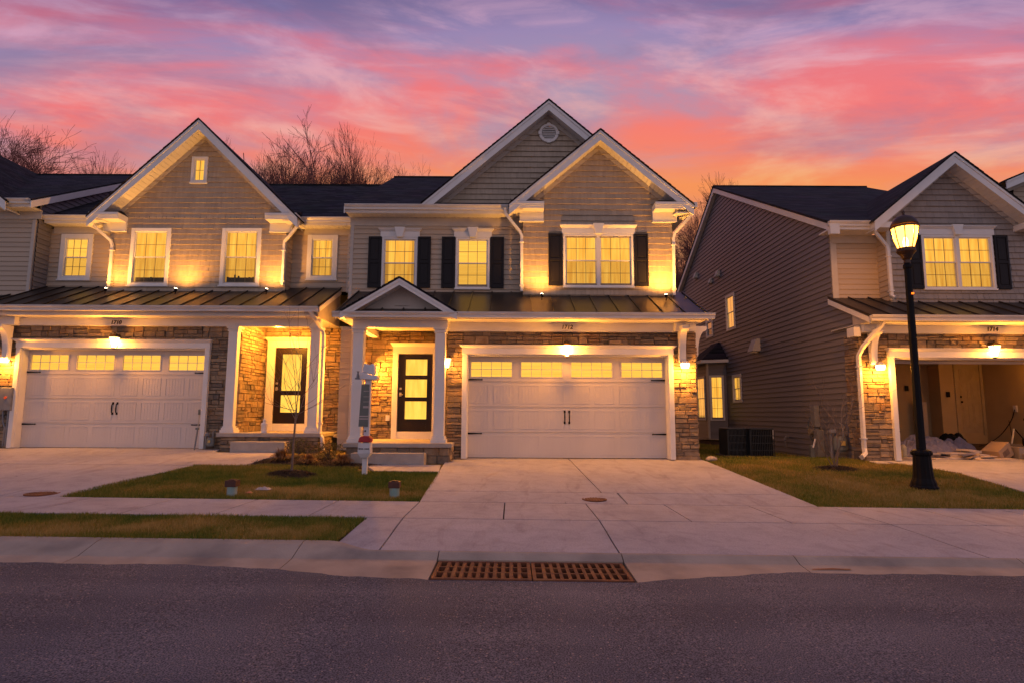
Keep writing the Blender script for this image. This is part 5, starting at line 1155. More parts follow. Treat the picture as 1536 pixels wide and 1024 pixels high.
for i, (x, y, r_, lb) in enumerate(((-3.05, 13.25, .11, 'pale rounded rock at the end of the mulch bed'), (4.62, 14.0, .11, 'pale rounded stone at the corner of the middle garage'))):
    mb = MB(); rnd = random.Random(i); mb.lathe([(r_ * .6, -.02), (r_ * 1.0, r_ * .2), (r_ * .9, r_ * .6), (r_ * .4, r_ * .9)], (x, y, g(x, y)), 9, sx=1.2); mb.v = [(a + rnd.uniform(-.012, .012), b + rnd.uniform(-.012, .012), c) for a, b, c in mb.v]
    o = tag(mb.build('rock', mat('pale_rock', (.42, .37, .32), (.30, .26, .22), rough=.9, ns=8, bump=.5), smooth=True), lb, 'rock')

# ------------------------------------------------------------------ trees
def grow(mb_t, mb_c, p, d, l, r_, lev, maxl, rnd, spread, up, H_, hull):
    nseg = 3 if lev < 4 else (2 if lev < 7 else 1)
    pts = [p]; rad = [r_]; dd = d.copy(); q = p.copy(); minr = .026 if lev < 5 else (.013 if lev < 7 else .0085)
    for i in range(nseg):
        dd = (dd + Vector((rnd.gauss(0, .14), rnd.gauss(0, .14), rnd.gauss(0, .08) + up * .10))).normalized(); q = q + dd * (l / nseg); pts.append(q); rad.append(max(minr, r_ * (1 - .42 * (i + 1) / nseg)))
    (mb_t if lev < 1 else mb_c).tube(pts, rad, 6 if lev == 0 else (4 if lev < 3 else 3))
    e = (q.x / (hull[0] * H_)) ** 2 + (q.y / (hull[0] * H_)) ** 2 + ((q.z - .60 * H_) / (.40 * H_)) ** 2
    if lev >= maxl or (lev > 3 and e > 1.0) or (lev <= 3 and e > 1.35 and q.z > .4 * H_): return
    for k in range(2 if lev < 2 else (rnd.randint(2, 3) if lev < 5 else rnd.randint(1, 3))):
        t = rnd.uniform(.2, 1); i = min(nseg - 1, int(t * nseg)); o = pts[i].lerp(pts[i + 1], t * nseg - i)
        ax = Vector((rnd.gauss(0, 1), rnd.gauss(0, 1), rnd.gauss(0, .3))); ax = (ax - dd * ax.dot(dd)).normalized(); sp_ = rnd.uniform(.6, 1.2) * spread
        nd = (dd * math.cos(sp_) + ax * math.sin(sp_)).normalized(); grow(mb_t, mb_c, o, nd, l * rnd.uniform(.60, .86), rad[i] * rnd.uniform(.5, .68), lev + 1, maxl, rnd, spread, up, H_, hull)
    ax = Vector((rnd.gauss(0, 1), rnd.gauss(0, 1), 0)).normalized(); grow(mb_t, mb_c, pts[-1], (dd + ax * .25).normalized(), l * rnd.uniform(.68, .84), rad[-1], lev + 1, maxl, rnd, spread, up, H_, hull)
def proto(seed, H_, spread, up, maxl=9):
    rnd = random.Random(seed); a, b = MB(), MB(); hull = (.20 + .10 * (spread - .4) / .3, 0)
    for s in range(rnd.randint(1, 2)): grow(a, b, Vector((s * .5, 0, 0)), Vector((rnd.gauss(0, .09), rnd.gauss(0, .09), 1)).normalized(), H_ * .25, H_ * .013, 0, maxl, rnd, spread, up, H_, hull)
    zmax = max(v[2] for v in b.v); k = H_ / zmax; a.v = [(x * k, y * k, z * k) for x, y, z in a.v]; b.v = [(x * k, y * k, z * k) for x, y, z in b.v]; print('tree faces', len(b.f)); return a, b
TP = [proto(s, 20, sp_, up) for s, sp_, up in ((1, .58, .3), (2, .68, .2), (3, .55, .4), (4, .75, .15), (5, .62, .3))]
TM = []
FAR = mat('far_bark', (.22, .080, .065), (.14, .055, .048), rough=.95, ns=3)
for a, b in TP:
    o1 = a.build('trunk', FAR); o2 = b.build('crown', FAR); TM.append((o1.data, o2.data)); bpy.data.objects.remove(o1); bpy.data.objects.remove(o2)
def far_tree(x, y, h, k, rot, lab, wide=1.0):
    t = thing('bare_tree', (x, y, 0), lab, 'tree', 'bare winter trees behind the houses')
    for nm, me in zip(('trunk', 'crown'), TM[k]): o = bpy.data.objects.new(nm, me); COL.objects.link(o); o.parent = t
    s = h / 20; t.scale = (s * wide, s * wide, s); t.rotation_euler = (0, 0, rot)
A_ = 'bare winter tree behind the roof ridges, '
TL = [(-37.0, 40, 24.4, 3, .5, 'tall bare tree at the far left edge of the sky', .95), (-33.2, 40, 21.6, 1, 2.1, 'bare round-crowned tree above the far left ridge', .7), (-29.9, 42, 20.2, 0, 1, 'smallest bare tree above the left ridge, next to the steep gable', .5),
      (11.9, 38, 17.0, 0, .8, 'bare tree seen in the gap between middle and right houses, taller', .6), (13.4, 42, 16.0, 3, 2.5, 'bare tree seen in the gap beside the right house rake, lower', .6), (12.7, 36, 13.0, 4, 4, 'short bushy bare tree low in the gap between the houses', .8)]
nth = ['nearest the steep gable', 'second from the steep gable', 'third from the steep gable', 'fourth from the steep gable', 'fifth from the steep gable', 'fifth from the centre ridge step', 'fourth from the centre ridge step', 'tallest of the clump', 'second from the clump\'s right end', 'rightmost and lowest of the clump']
for i_, (q_, h_) in enumerate(((362, 21.0), (390, 20.6), (424, 20.0), (455, 20.4), (484, 20.9), (508, 20.3), (530, 20.9), (553, 21.6), (572, 20.9), (590, 19.5))):
    TL.append(((q_ - 768) * .0471, 40 + i_ % 3 * .6, h_, (2, 0, 3, 1, 4, 1, 2, 4, 0, 1)[i_], i_ * 1.37, 'bare winter tree behind the roofs, ' + nth[i_], (.56, .62, .62, .64, .74, .62, .66, .66, .62, .62)[i_]))
for a in TL:
    far_tree(*a)
# young staked tree by the mulch mound
t = thing('young_tree', (-4.19, 11.62, g(-4.19, 11.62)), 'thin leafless young tree standing in its mulch mound on the left lawn', 'tree'); rnd = random.Random(9); a, b = MB(), MB()
z0 = g(-4.19, 11.62); pts = [(-4.20, 11.62, z0), (-4.185, 11.62, .9), (-4.17, 11.63, 1.45)]; a.tube(pts, [.024, .019, .016], 8); a.build('trunk', BARK2, t)
def twig(mb, p, d, l, r_, lev, rnd):
    pts = [p]; q = p.copy(); dd = d.normalized()
    for i in range(4): dd = (dd + Vector((rnd.gauss(0, .10), rnd.gauss(0, .10), .05))).normalized(); q = q + dd * l / 4; pts.append(q)
    mb.tube(pts, [r_ * (1 - .15 * i) for i in range(5)], 4)
    if lev > 0:
        for k in range(3 if lev > 1 else 2): i = rnd.randint(1, 4); ax = Vector((rnd.gauss(0, 1), rnd.gauss(0, 1), rnd.gauss(.1, .4))).normalized(); twig(mb, pts[i], dd * .8 + ax * .65, l * rnd.uniform(.4, .65), r_ * .55, lev - 1, rnd)
for d, l in (((.05, .05, 1), 2.1), ((-.45, .1, .7), .75), ((-.35, -.2, .9), 1.0), ((.3, .1, .85), 1.1), ((.5, -.1, .25), .75), ((-.9, .1, .15), .95), ((.15, -.3, 1), 1.3), ((-.15, .1, 1), 1.6)):
    twig(b, Vector((-4.17, 11.63, rnd.uniform(1.2, 1.5))), Vector(d), l, .0075, 2, rnd)
b.build('crown', BARK2, t)
t = thing('bare_shrub', (6.93, 12.95, g(6.93, 12.95)), 'leafless multi-stem shrub on the right lawn in front of the brown side wall', 'shrub'); b = MB(); rnd = random.Random(21); z0 = g(6.93, 12.95)
for i, (d, l) in enumerate((((-.5, 0, 1), 1.5), ((-.25, .1, 1), 1.8), ((.15, 0, 1), 2.0), ((.42, 0, 1), 1.6), ((-.1, -.1, 1), 1.2), ((.3, .2, 1), 1.3), ((.05, .1, 1), 1.6))): twig(b, Vector((6.93 + rnd.uniform(-.10, .10), 12.95, z0)), Vector(d), l * .82, .009, 2, rnd)
b.build('stems', BARK2, t)

# ------------------------------------------------------------------ street lamp
LX, LY = 7.45, 11.0; LZ = g(LX, LY)
t = thing('street_lamp', (LX, LY, LZ - .02), 'black fluted lamp post with a lit acorn lantern on the right lawn', 'street lamp')
mb = MB(); mb.lathe([(.225, 0), (.225, .05), (.20, .08), (.195, .12), (.165, .20), (.150, .34), (.142, .5), (.138, .60), (.165, .615), (.17, .66), (.15, .69), (.10, .715)], (LX, LY, LZ - .02), 28, flute=.025); mb.build('base', BLACK, t, smooth=False)
mb = MB(); mb.lathe([(.080, .69), (.076, 1.0), (.068, 2.2), (.058, 4.05), (.075, 4.07), (.075, 4.12), (.055, 4.15)], (LX, LY, LZ - .02), 16, flute=.03); mb.build('post', BLACK, t)
mb = MB(); mb.lathe([(.06, 4.14), (.052, 4.20), (.082, 4.23), (.11, 4.30), (.165, 4.36), (.158, 4.41), (.15, 4.43)], (LX, LY, LZ), 20); mb.build('collar', BRONZE, t, smooth=False)
gl = MB(); gl.lathe([(.130, 4.43), (.18, 4.60), (.212, 4.78), (.216, 4.82)], (LX, LY, LZ), 20); gl.build('lantern_glass', emit_mat('street_lamp_glass', (1.0, .50, .085), (1.0, .42, .06), 7.0, (1, 1, 1), .35), t, smooth=True)
mb = MB()
for k in range(8):
    an = 2 * math.pi * k / 8 + .2; mb.tube([(LX + .135 * math.cos(an), LY + .135 * math.sin(an), LZ + 4.42), (LX + .185 * math.cos(an), LY + .185 * math.sin(an), LZ + 4.60), (LX + .221 * math.cos(an), LY + .221 * math.sin(an), LZ + 4.83)], .010, 4)
mb.tube([(LX + .23 * math.cos(2 * math.pi * k / 24), LY + .23 * math.sin(2 * math.pi * k / 24), LZ + 4.835) for k in range(25)], .022, 6); mb.build('cage', BRONZE, t)
mb = MB(); mb.lathe([(.232, 4.87), (.228, 4.90), (.195, 4.97), (.14, 5.03), (.06, 5.06), (.03, 5.075), (.018, 5.10), (.03, 5.13), (.012, 5.17)], (LX, LY, LZ), 22); mb.build('cap', BRONZE, t, smooth=True)
mb = MB(); mb.lathe([(0, 4.45), (.04, 4.48), (.05, 4.57), (.025, 4.65), (0, 4.67)], (LX, LY, LZ - .01), 12); mb.build('bulb', emit_mat('clear_bulb', (1.0, .75, .42), (1.0, .72, .38), 18.0, (1, 1, 1), .6), t, smooth=True); point((LX, LY, LZ + 4.78), 85, t, .03, (1, .36, .04))
mb = MB(); mb.box(LX - .012, LX + .02, LY - .10, LY - .07, 3.60, 3.63); mb.build('marker_light', emit_mat('orange_marker', (1, .16, .01), (1, .16, .01), 3, (1, 1, 1)), t)

# ------------------------------------------------------------------ yard sign post
t = thing('yard_sign', (-2.87, 11.9, g(-2.87, 11.9)), 'white yard sign post with red-topped leaflet box and hat-shaped top', 'sign'); X0, Y0, z0 = -2.87, 11.9, g(-2.87, 11.9)
mb = MB(); mb.hexa([(X0 - .045, Y0 - .045, z0 - .05), (X0 + .045, Y0 - .045, z0 - .05), (X0 + .045, Y0 + .045, z0 - .05), (X0 - .045, Y0 + .045, z0 - .05), (X0 - .05, Y0 - .045, .52), (X0 + .05, Y0 - .045, .52), (X0 + .05, Y0 + .045, .52), (X0 - .05, Y0 + .045, .52)]); mb.box(X0 - .04, X0 + .07, Y0 - .04, Y0 + .05, .52, 2.12); mb.build('post', WHITEP, t, bevel=.004)
mb = MB(); mb.hexa([(X0 - .07, Y0 - .10, .50), (X0 + .07, Y0 - .10, .50), (X0 + .07, Y0 + .05, .50), (X0 - .07, Y0 + .05, .50), (X0 - .125, Y0 - .13, .585), (X0 + .125, Y0 - .13, .585), (X0 + .125, Y0 + .06, .585), (X0 - .125, Y0 + .06, .585)]); mb.hexa([(X0 - .125, Y0 - .13, .586), (X0 + .125, Y0 - .13, .586), (X0 + .125, Y0 + .06, .586), (X0 - .125, Y0 + .06, .586), (X0 - .115, Y0 - .13, .79), (X0 + .12, Y0 - .13, .79), (X0 + .12, Y0 + .06, .79), (X0 - .115, Y0 + .06, .79)])
bo = mb.build('leaflet_box', WHITEP, t, bevel=.006)
mb = MB()
for a, b in ((-.105, -.062), (-.055, -.04), (-.033, -.012), (.012, .03), (.036, .06), (.066, .10)): mb.box(X0 + a, X0 + b, Y0 - .136, Y0 - .131, .665, .684)
mb.build('lettering', BLACK, bo)
mb = MB(); mb.prism([(X0 - .12, Y0 - .145, .80), (X0 + .125, Y0 - .145, .80), (X0 + .13, Y0 - .145, .87), (X0 + .09, Y0 - .145, .92), (X0 - .05, Y0 - .145, .925), (X0 - .10, Y0 - .145, .88)], (0, .2, 0)); mb.build('lid', RED, bo, bevel=.008)
mb = MB(); mb.hexa([(X0 - .14, Y0 - .06, 1.10), (X0 + .045, Y0 - .06, 1.10), (X0 + .045, Y0 - .04, 1.10), (X0 - .14, Y0 - .04, 1.10), (X0 - .105, Y0 - .06, 1.93), (X0 + .05, Y0 - .06, 1.93), (X0 + .05, Y0 - .04, 1.93), (X0 - .105, Y0 - .04, 1.93)]); pn = mb.build('panel', mat('grey_green_panel', (.16, .17, .145), (.11, .115, .10), rough=.35, ns=3), t)
mb = MB()
for zz in (1.24, 1.29, 1.46, 1.48, 1.58, 1.68, 1.79): mb.box(X0 - .125 if zz < 1.3 else X0 - .06, X0 + .05, Y0 - .066, Y0 - .061, zz, zz + (.022 if zz < 1.5 else .010))
mb.build('stripe', mat('pale_stripe', (.55, .42, .38), (.45, .36, .32)), pn)
mb = MB(); mb.box(X0 - .02, X0 + .005, Y0 - .052, Y0 - .043, 1.0, 1.03); mb.build('bolt', BLACK, t)
mb = MB(); mb.prism([(X0 - .14, Y0 - .1, 2.03), (X0 + .15, Y0 - .1, 2.01), (X0 + .21, Y0 - .1, 2.05), (X0 + .20, Y0 - .1, 2.10), (X0 + .06, Y0 - .1, 2.12), (X0 - .10, Y0 - .1, 2.17), (X0 - .15, Y0 - .1, 2.15)], (0, .2, 0)); mb.build('ledge', WHITEP, t, bevel=.015)
mb = MB(); mb.prism([(X0 - .11, Y0 - .08, 2.17), (X0 + .09, Y0 - .08, 2.12), (X0 + .15, Y0 - .08, 2.12), (X0 + .14, Y0 - .08, 2.30), (X0 + .10, Y0 - .08, 2.345), (X0 + .04, Y0 - .08, 2.31), (X0 - .06, Y0 - .08, 2.35), (X0 - .085, Y0 - .08, 2.30)], (0, .16, 0)); mb.build('hood', WHITEP, t, bevel=.02)
mb = MB(); mb.lathe([(.035, 2.04), (.03, 2.10), (.015, 2.16), (.03, 2.19)], (X0 - .20, Y0, 0), 8); mb.box(X0 - .25, X0 - .14, Y0 - .03, Y0 + .03, 2.03, 2.06); mb.build('side_finial', DIRTYWHITE, t)

# ------------------------------------------------------------------ lawn fittings and litter
for x, y, s_, lb in ((-4.46, 9.75, .95, 'pale teal pipe stub with brown cap on the left part of the lawn'), (-1.88, 9.83, 1.0, 'pale teal pipe stub with brown cap beside the driveway edge')):
    z0 = g(x, y); t = thing('cleanout_pipe', (x, y, z0), lb, 'pipe', 'capped cleanout pipes in the lawn'); mb = MB(); mb.lathe([(.078, -.06), (.078, .15), (.07, .155)], (x, y, z0 - .01), 18, tint=.5); mb.build('pipe', mat('teal_pipe', (.22, .36, .32), (.34, .42, .40), rough=.6, ns=7), t, smooth=False)
    mb = MB(); mb.box(x - .088, x + .088, y - .085, y + .085, z0 + .135, z0 + .235); mb.box(x - .05, x + .05, y - .05, y + .05, z0 + .235, z0 + .25); mb.build('cap', mat('rust_brown_cap', (.10, .035, .022), (.07, .028, .02), rough=.7, ns=9, bump=.4), t, bevel=.008)
rnd = random.Random(4)
def crumple(name, lab, cat, x, y, z0, sx, sy, sz, material, seed, n=7, group=None):
    r2 = random.Random(seed); mb = MB(); V = [[(x + sx * (i / n - .5) + r2.uniform(-.1, .1) * sx / n * 3, y + sy * (j / n - .5) + r2.uniform(-.1, .1) * sy / n * 3, z0 + sz * r2.random() * (1.1 - abs(i / n - .5) * 1.6)) for i in range(n + 1)] for j in range(n + 1)]
    for j in range(n + 1):
        for i in range(n + 1):
            if i in (0, n) or j in (0, n): V[j][i] = (V[j][i][0], V[j][i][1], z0)
    for j in range(n):
        for i in range(n): mb.poly([V[j][i], V[j][i + 1], V[j + 1][i + 1], V[j + 1][i]], r2.random())
    return tag(mb.build(name, material), lab, cat, group)
PAPER = mat('crumpled_paper', (.62, .52, .46), (.45, .36, .32), rough=.8, ns=10)
crumple('litter', 'crumpled pale wrapper lying in the grass by the left pipe stub', 'litter', -4.12, 10.15, g(-4.12, 10.15) + .02, .24, .16, .07, PAPER, 1)
crumple('litter', 'small orange scrap in the grass in front of the wrapper', 'litter', -4.24, 9.85, g(-4.24, 9.85) + .02, .12, .07, .035, mat('orange_scrap', (.6, .2, .08), (.45, .15, .06)), 2, 4)
crumple('litter', 'flat orange smear of debris in the right gutter', 'litter', 3.15, 6.09, tilt(3.15) - .108, .36, .05, .008, mat('orange_debris', (.32, .12, .05), (.25, .09, .04)), 3, 4)

# ------------------------------------------------------------------ left porch bits
x, y, z0 = -6.16, 15.0, .86
mb = MB(); mb.lathe([(.085, 0), (.085, .02), (.07, .03), (.075, .08), (.068, .15), (.085, .20), (.07, .24), (.03, .265), (.038, .29), (.036, .33), (.01, .355)], (x, y, z0), 14, sy=.8); tag(mb.build('statuette', WHITEP, smooth=True), 'small white robed statuette on the left porch floor', 'statue')
t = thing('measuring_staff', (-7.83, 14.9, .45), 'grey telescopic staff leaning upright against the left garage door', 'staff'); mb = MB(); mb.tube([(-7.82, 14.93, .45), (-7.86, 15.10, .95)], .020, 8); mb.build('lower_tube', DIRTYWHITE, t); mb = MB(); mb.tube([(-7.86, 15.10, .95), (-7.875, 15.16, 1.33)], .013, 8); mb.build('upper_tube', mat('satin_nickel', (.5, .45, .38)), t)
mb = MB(); mb.tube([(-7.875, 15.15, 1.30), (-7.88, 15.16, 1.43)], .028, 8); mb.box(-7.90, -7.83, 15.06, 15.12, .93, .98); mb.build('clamp', GREYG, t)
def meter(lab, x, y, z0, s=1.0, name='gas_meter'):
    t = thing(name, (x, y, z0), lab, 'meter', 'gas meters at the house walls'); mb = MB(); mb.lathe([(.10 * s, .12 * s), (.13 * s, .16 * s), (.13 * s, .34 * s), (.09 * s, .40 * s)], (x, y, z0), 14, sy=.7); mb.build('body', GREYG, t, smooth=False)
    mb = MB(); mb.tube([(x - .07 * s, y, z0 + .38 * s), (x - .07 * s, y, z0 + .52 * s), (x - .16 * s, y, z0 + .52 * s), (x - .16 * s, y, z0 - .05)], .02 * s, 8); mb.tube([(x + .07 * s, y, z0 + .38 * s), (x + .07 * s, y, z0 + .60 * s), (x + .07 * s, y + .12, z0 + .62 * s)], .02 * s, 8); mb.build('pipe', DIRTYWHITE, t)
    mb = MB(); mb.lathe([(.07 * s, 0), (.085 * s, .02), (.085 * s, .06), (.04 * s, .09)], (x - .12 * s, y, z0 + .45 * s), 12); mb.build('regulator', DIRTYWHITE, t)
    mb = MB(); mb.box(x - .04 * s, x + .04 * s, y - .11 * s, y - .092 * s, z0 + .24 * s, z0 + .32 * s); mb.build('dial', mat('yellow_tag', (.6, .42, .12), (.5, .35, .1)), t)
meter('small gas meter between the left garage door and porch slab', -7.46, 14.98, .44, .75)
meter('dark green gas meter beside the lower right downspout', 8.0, 14.72, g(8.0, 14.7), 1.35)

# ------------------------------------------------------------------ side yard: air conditioners, electric meter
def aircon(lab, x, y, w_, d_, h):
    z0 = g(x, y); t = thing('air_conditioner', (x, y, z0), lab, 'air conditioner', 'air conditioners in the side yard')
    boxp(t, 'pad', x - w_ / 2 - .08, x + w_ / 2 + .08, y - d_ / 2 - .08, y + d_ / 2 + .08, z0 - .06, z0 + .05, mat('black_pad', (.03, .03, .03), (.05, .05, .05)))
    D = mat('dark_louvre', (.020, .024, .024), (.032, .036, .036), rough=.5)
    boxp(t, 'core', x - w_ / 2 + .03, x + w_ / 2 - .03, y - d_ / 2 + .03, y + d_ / 2 - .03, z0 + .05, z0 + h - .04, BLACK); boxp(t, 'top_cover', x - w_ / 2, x + w_ / 2, y - d_ / 2, y + d_ / 2, z0 + h - .05, z0 + h, D, .02)
    mb = MB()
    for i in range(15): a = x - w_ / 2 + w_ * i / 14; mb.box(a - .008, a + .008, y - d_ / 2, y - d_ / 2 + .02, z0 + .06, z0 + h - .05)
    for i in range(15): a = y - d_ / 2 + d_ * i / 14; mb.box(x - w_ / 2, x - w_ / 2 + .02, a - .008, a + .008, z0 + .06, z0 + h - .05)
    for k in (.25, .5, .75): mb.box(x - w_ / 2 - .004, x + w_ / 2, y - d_ / 2 - .004, y - d_ / 2 + .006, z0 + h * k - .01, z0 + h * k + .01)
    mb.build('louvre_grille', D, t)
aircon('black slatted air conditioner, left one near the middle house corner', 6.22, 17.0, .52, .7, .80); aircon('black slatted air conditioner, right one nearer the brown wall', 6.83, 16.8, .66, .7, .80)
mb = MB(); mb.box(7.12, 7.26, 16.7, 16.8, .72, .98); mb.tube([(7.19, 16.75, .72), (7.19, 16.76, .15)], .022, 6); tag(mb.build('disconnect_box', WHITEP), 'small white switch box on a pipe beside the right air conditioner', 'switch box')
t = thing('electric_meter', (8.15, 16.2, g(8.15, 16.2)), 'grey electric meter boxes and riser on the brown side wall', 'meter'); z0 = g(8.1, 16.2); SWn = Wall(8.25, 0, 0, 1, -1, 0)
mb = MB(); SWn.box(mb, 16.05, 16.30, 0.02, .16, 1.05, 1.62); mb.build('upper_cabinet', DIRTYWHITE, t, bevel=.01)
mb = MB(); mb.tube([SWn.p(16.2, .16, .93), SWn.p(16.2, .25, .93)], .09, 14); mb.build('dial', mat('satin_nickel', (.5, .45, .38)), t)
mb = MB(); SWn.box(mb, 15.88, 16.08, .02, .20, z0, .98); SWn.box(mb, 16.12, 16.36, .02, .13, .78, 1.04); mb.build('lower_cabinet', DIRTYWHITE, t, bevel=.01)
mb = MB(); mb.tube([SWn.p(16.5, .06, 1.3), SWn.p(16.5, .14, 1.0), SWn.p(16.42, .12, .8), SWn.p(16.3, .1, .5), SWn.p(16.3, .1, z0)], .02, 6); mb.tube([SWn.p(16.25, .10, 1.05), SWn.p(16.2, .08, .2)], .025, 6); mb.build('riser', GREYG, t)
t = thing('utility_pedestal', (7.6, 15.3, g(7.6, 15.3)), 'low slim grey-green pedestal with a white top by the brown wall', 'pedestal'); mb = MB(); mb.box(7.55, 7.65, 15.25, 15.35, g(7.6, 15.3) - .02, .62); mb.build('body', GREYG, t, bevel=.01); mb = MB(); mb.tube([(7.60, 15.24, .55), (7.66, 15.22, .78)], .022, 8); mb.build('reflector', WHITEP, t)
mb = MB(); mb.tube([(6.6, 16.4, .24), (7.4, 16.2, .22), (7.8, 16.3, .22)], .025, 6); tag(mb.build('drain_hose', BLACK), 'black hose lying on the ground by the air conditioners', 'hose')

# ------------------------------------------------------------------ things in the open garage
GF = .326
TARP = mat('grey_blue_tarp', (.13, .13, .18), (.26, .22, .26), rough=.55, ns=5, nm=.6, tint=.4)
CARD = mat('cardboard', (.42, .29, .18), (.33, .22, .13), rough=.85, ns=4, nm=.5, tint=.5)
PAPER2 = mat('pale_board', (.66, .55, .44), (.48, .37, .27), rough=.8, ns=5, nm=.5, tint=.5)
def heap(name, lab, cat, x, y, rx, ry, h, material, seed, n=30):
    r2 = random.Random(seed); ph = [(r2.uniform(1, 5), r2.uniform(1, 5), r2.uniform(0, 6), r2.uniform(.5, 1)) for _ in range(6)]; mb = MB(); V = []
    for j in range(n + 1):
        row = []
        for i in range(n + 1):
            u, v = 2 * i / n - 1, 2 * j / n - 1; r_ = math.hypot(u, v); q = max(0, 1 - r_ ** 2.2)
            k = sum(a * abs(math.sin(b * u * 2.6 + c * v * 2.6 + d)) for b, c, d, a in ph) / 3.2; k = k * 1.25 if k > .5 else k * .8
            row.append((x + rx * u, y + ry * v, GF + .003 + h * q ** .6 * (.35 + .75 * k) + (r2.uniform(-.012, .012) if q > 0 else 0)))
        V.append(row)
    for j in range(n):
        for i in range(n): mb.poly([V[j][i], V[j][i + 1], V[j + 1][i + 1], V[j + 1][i]], (i * 7 + j * 3) % 10 / 10)
    return tag(mb.build(name, material), lab, cat)
heap('tarp', 'crumpled grey blue tarpaulin heap on the open garage floor', 'tarpaulin', 10.55, 15.45, .95, .5, .36, TARP, 3); heap('tarp', 'smaller dark blue cloth bundle right of the tarpaulin heap', 'cloth bundle', 11.55, 15.7, .5, .4, .30, mat('blue_cloth', (.10, .10, .17), (.16, .15, .22), ns=5, nm=.6, tint=.4), 8)
heap('rubbish_bag', 'black bag slumped under the door inside the garage', 'bag', 12.45, 17.1, .5, .35, .40, BLACK, 5); heap('tarp', 'grey folded sheet at the left end of the garage clutter', 'sheet', 9.85, 15.1, .38, .3, .20, TARP, 12)
def slab(name, lab, cat, x, y, z, w_, d_, h, rz, ry=0, material=CARD, group=None):
    mb = MB(); mb.box(-w_ / 2, w_ / 2, -d_ / 2, d_ / 2, 0, h); mb.t = [random.random()] * len(mb.t); o = mb.build(name, material, bevel=.003); o.location = (x, y, z); o.rotation_euler = (0, ry, rz); return tag(o, lab, cat, group)
PB = 'flat pale boards and papers on the garage floor'
bl = ['lowest and widest in front of the tarpaulin', 'second layer, turned askew', 'long one sticking out to the left', 'short thick one near the lamp post', 'one lying on top of the pile', 'thin one at the right end near the carton', 'one half under the tarpaulin', 'one nearest the driveway edge', 'small square one at the far left', 'one leaning over the pile edge']
for i, (x, y, z, w_, d_, h, rz, ry) in enumerate(((10.9, 14.75, 0, .8, .4, .05, .1, 0), (11.0, 14.8, .055, .6, .35, .04, -.3, .0), (10.4, 14.6, 0, .7, .25, .03, .2, 0), (10.75, 14.9, .10, .4, .3, .05, .5, .05), (11.05, 14.95, .11, .75, .35, .04, .05, -.03), (11.75, 14.6, 0, .6, .3, .03, -.2, 0), (11.3, 14.95, .16, .5, .3, .05, .4, .1), (11.35, 14.42, 0, .65, .22, .025, .1, 0), (9.65, 14.55, 0, .45, .25, .04, .4, 0), (11.2, 14.65, .04, .7, .3, .03, -.12, .06))):
    slab('board', 'flat pale board on the garage floor, ' + bl[i], 'board', x, y, GF + .002 + z, w_, d_, h, rz, ry, PAPER2, PB)
for i in range(16):
    r3 = random.Random(50 + i); x_, y_ = r3.uniform(9.7, 12.6), r3.uniform(14.36, 14.85)
    q_ = slab('paper_scrap', 'small loose paper or card scrap strewn along the garage threshold', 'scrap', x_, y_, GF + .02 + .018 * i % .09, r3.uniform(.12, .38), r3.uniform(.08, .22), r3.uniform(.01, .05), r3.uniform(-1, 1), r3.uniform(-.25, .25), r3.choice([PAPER2, CARD, PAPER, TARP]), 'paper scraps along the garage threshold')
t = thing('cardboard_box', (12.0, 14.95, GF), 'tilted cardboard carton with dark print, right of the board pile', 'carton'); o = boxp(t, 'carton', -.24, .24, -.2, .2, 0, .34, CARD); o.matrix_parent_inverse = Matrix.Identity(4); o.rotation_euler = (0, R(-28), R(20)); o.location = (.05, 0, .0)
o2 = boxp(o, 'printed_mark', -.12, .12, -.204, -.2, .10, .24, mat('brown_print', (.14, .09, .06), (.2, .13, .09)), 0)
slab('storage_bin', 'long grey plastic bin at the garage entrance, right of the carton', 'bin', 13.0, 15.0, GF, 1.25, .5, .28, 0, 0, mat('grey_bin', (.28, .24, .22), (.22, .19, .17), rough=.4)); slab('carton', 'white carton in front of the grey bin', 'carton', 12.7, 14.55, GF, .28, .2, .17, .1, 0, WHITEP)
slab('orange_bag', 'flat orange bag in front of the grey bin', 'bag', 13.15, 14.5, GF, .38, .2, .09, -.1, 0, mat('orange_plastic', (.55, .12, .03), (.45, .1, .03)))
for x, y, r_, h, m_, lb in ((9.42, 14.75, .09, .24, mat('yellow_can', (.35, .25, .04), (.3, .2, .03)), 'yellow and dark paint can just inside the garage jamb'), (9.62, 14.85, .07, .34, mat('clear_jug', (.42, .38, .28), (.36, .32, .2), rough=.3), 'pale jug beside the paint can by the garage jamb')):
    mb = MB(); mb.lathe([(r_, 0), (r_ * 1.02, .01), (r_, h * .8), (r_ * .5, h * .93), (r_ * .35, h)], (x, y, GF), 14); tag(mb.build('can', m_, smooth=False), lb, 'can')
mb = MB(); mb.box(9.34, 9.62, 15.0, 15.2, GF, GF + .42); tag(mb.build('crate', mat('dark_crate', (.05, .04, .03), (.07, .05, .04))), 'dark crate behind the paint cans carrying red rags', 'crate'); crumple('rag', 'red rag lying on the dark crate inside the garage', 'rag', 9.48, 15.05, GF + .42, .3, .2, .09, RED, 7)
t = thing('tub', (10.9, 17.9, GF), 'black tub with rods and a pale sheet standing in it, back of the garage', 'tub'); mb = MB(); mb.lathe([(.42, 0), (.50, .55), (.53, .56), (.53, .60), (.47, .60), (.40, .05)], (10.9, 17.8, GF), 20, sy=.7); mb.build('tub_body', BLACK, t)
for i, (a, b) in enumerate(((-.25, -.1), (.12, .28), (.2, .42), (.05, .1))): mb = MB(); mb.tube([(10.9 + a, 17.8, GF + .1), (10.9 + b, 17.95, GF + 1.5 - .12 * i)], .012, 6); mb.build('rod', mat('red_brown_rod', (.20, .08, .04), (.15, .06, .03)), t)
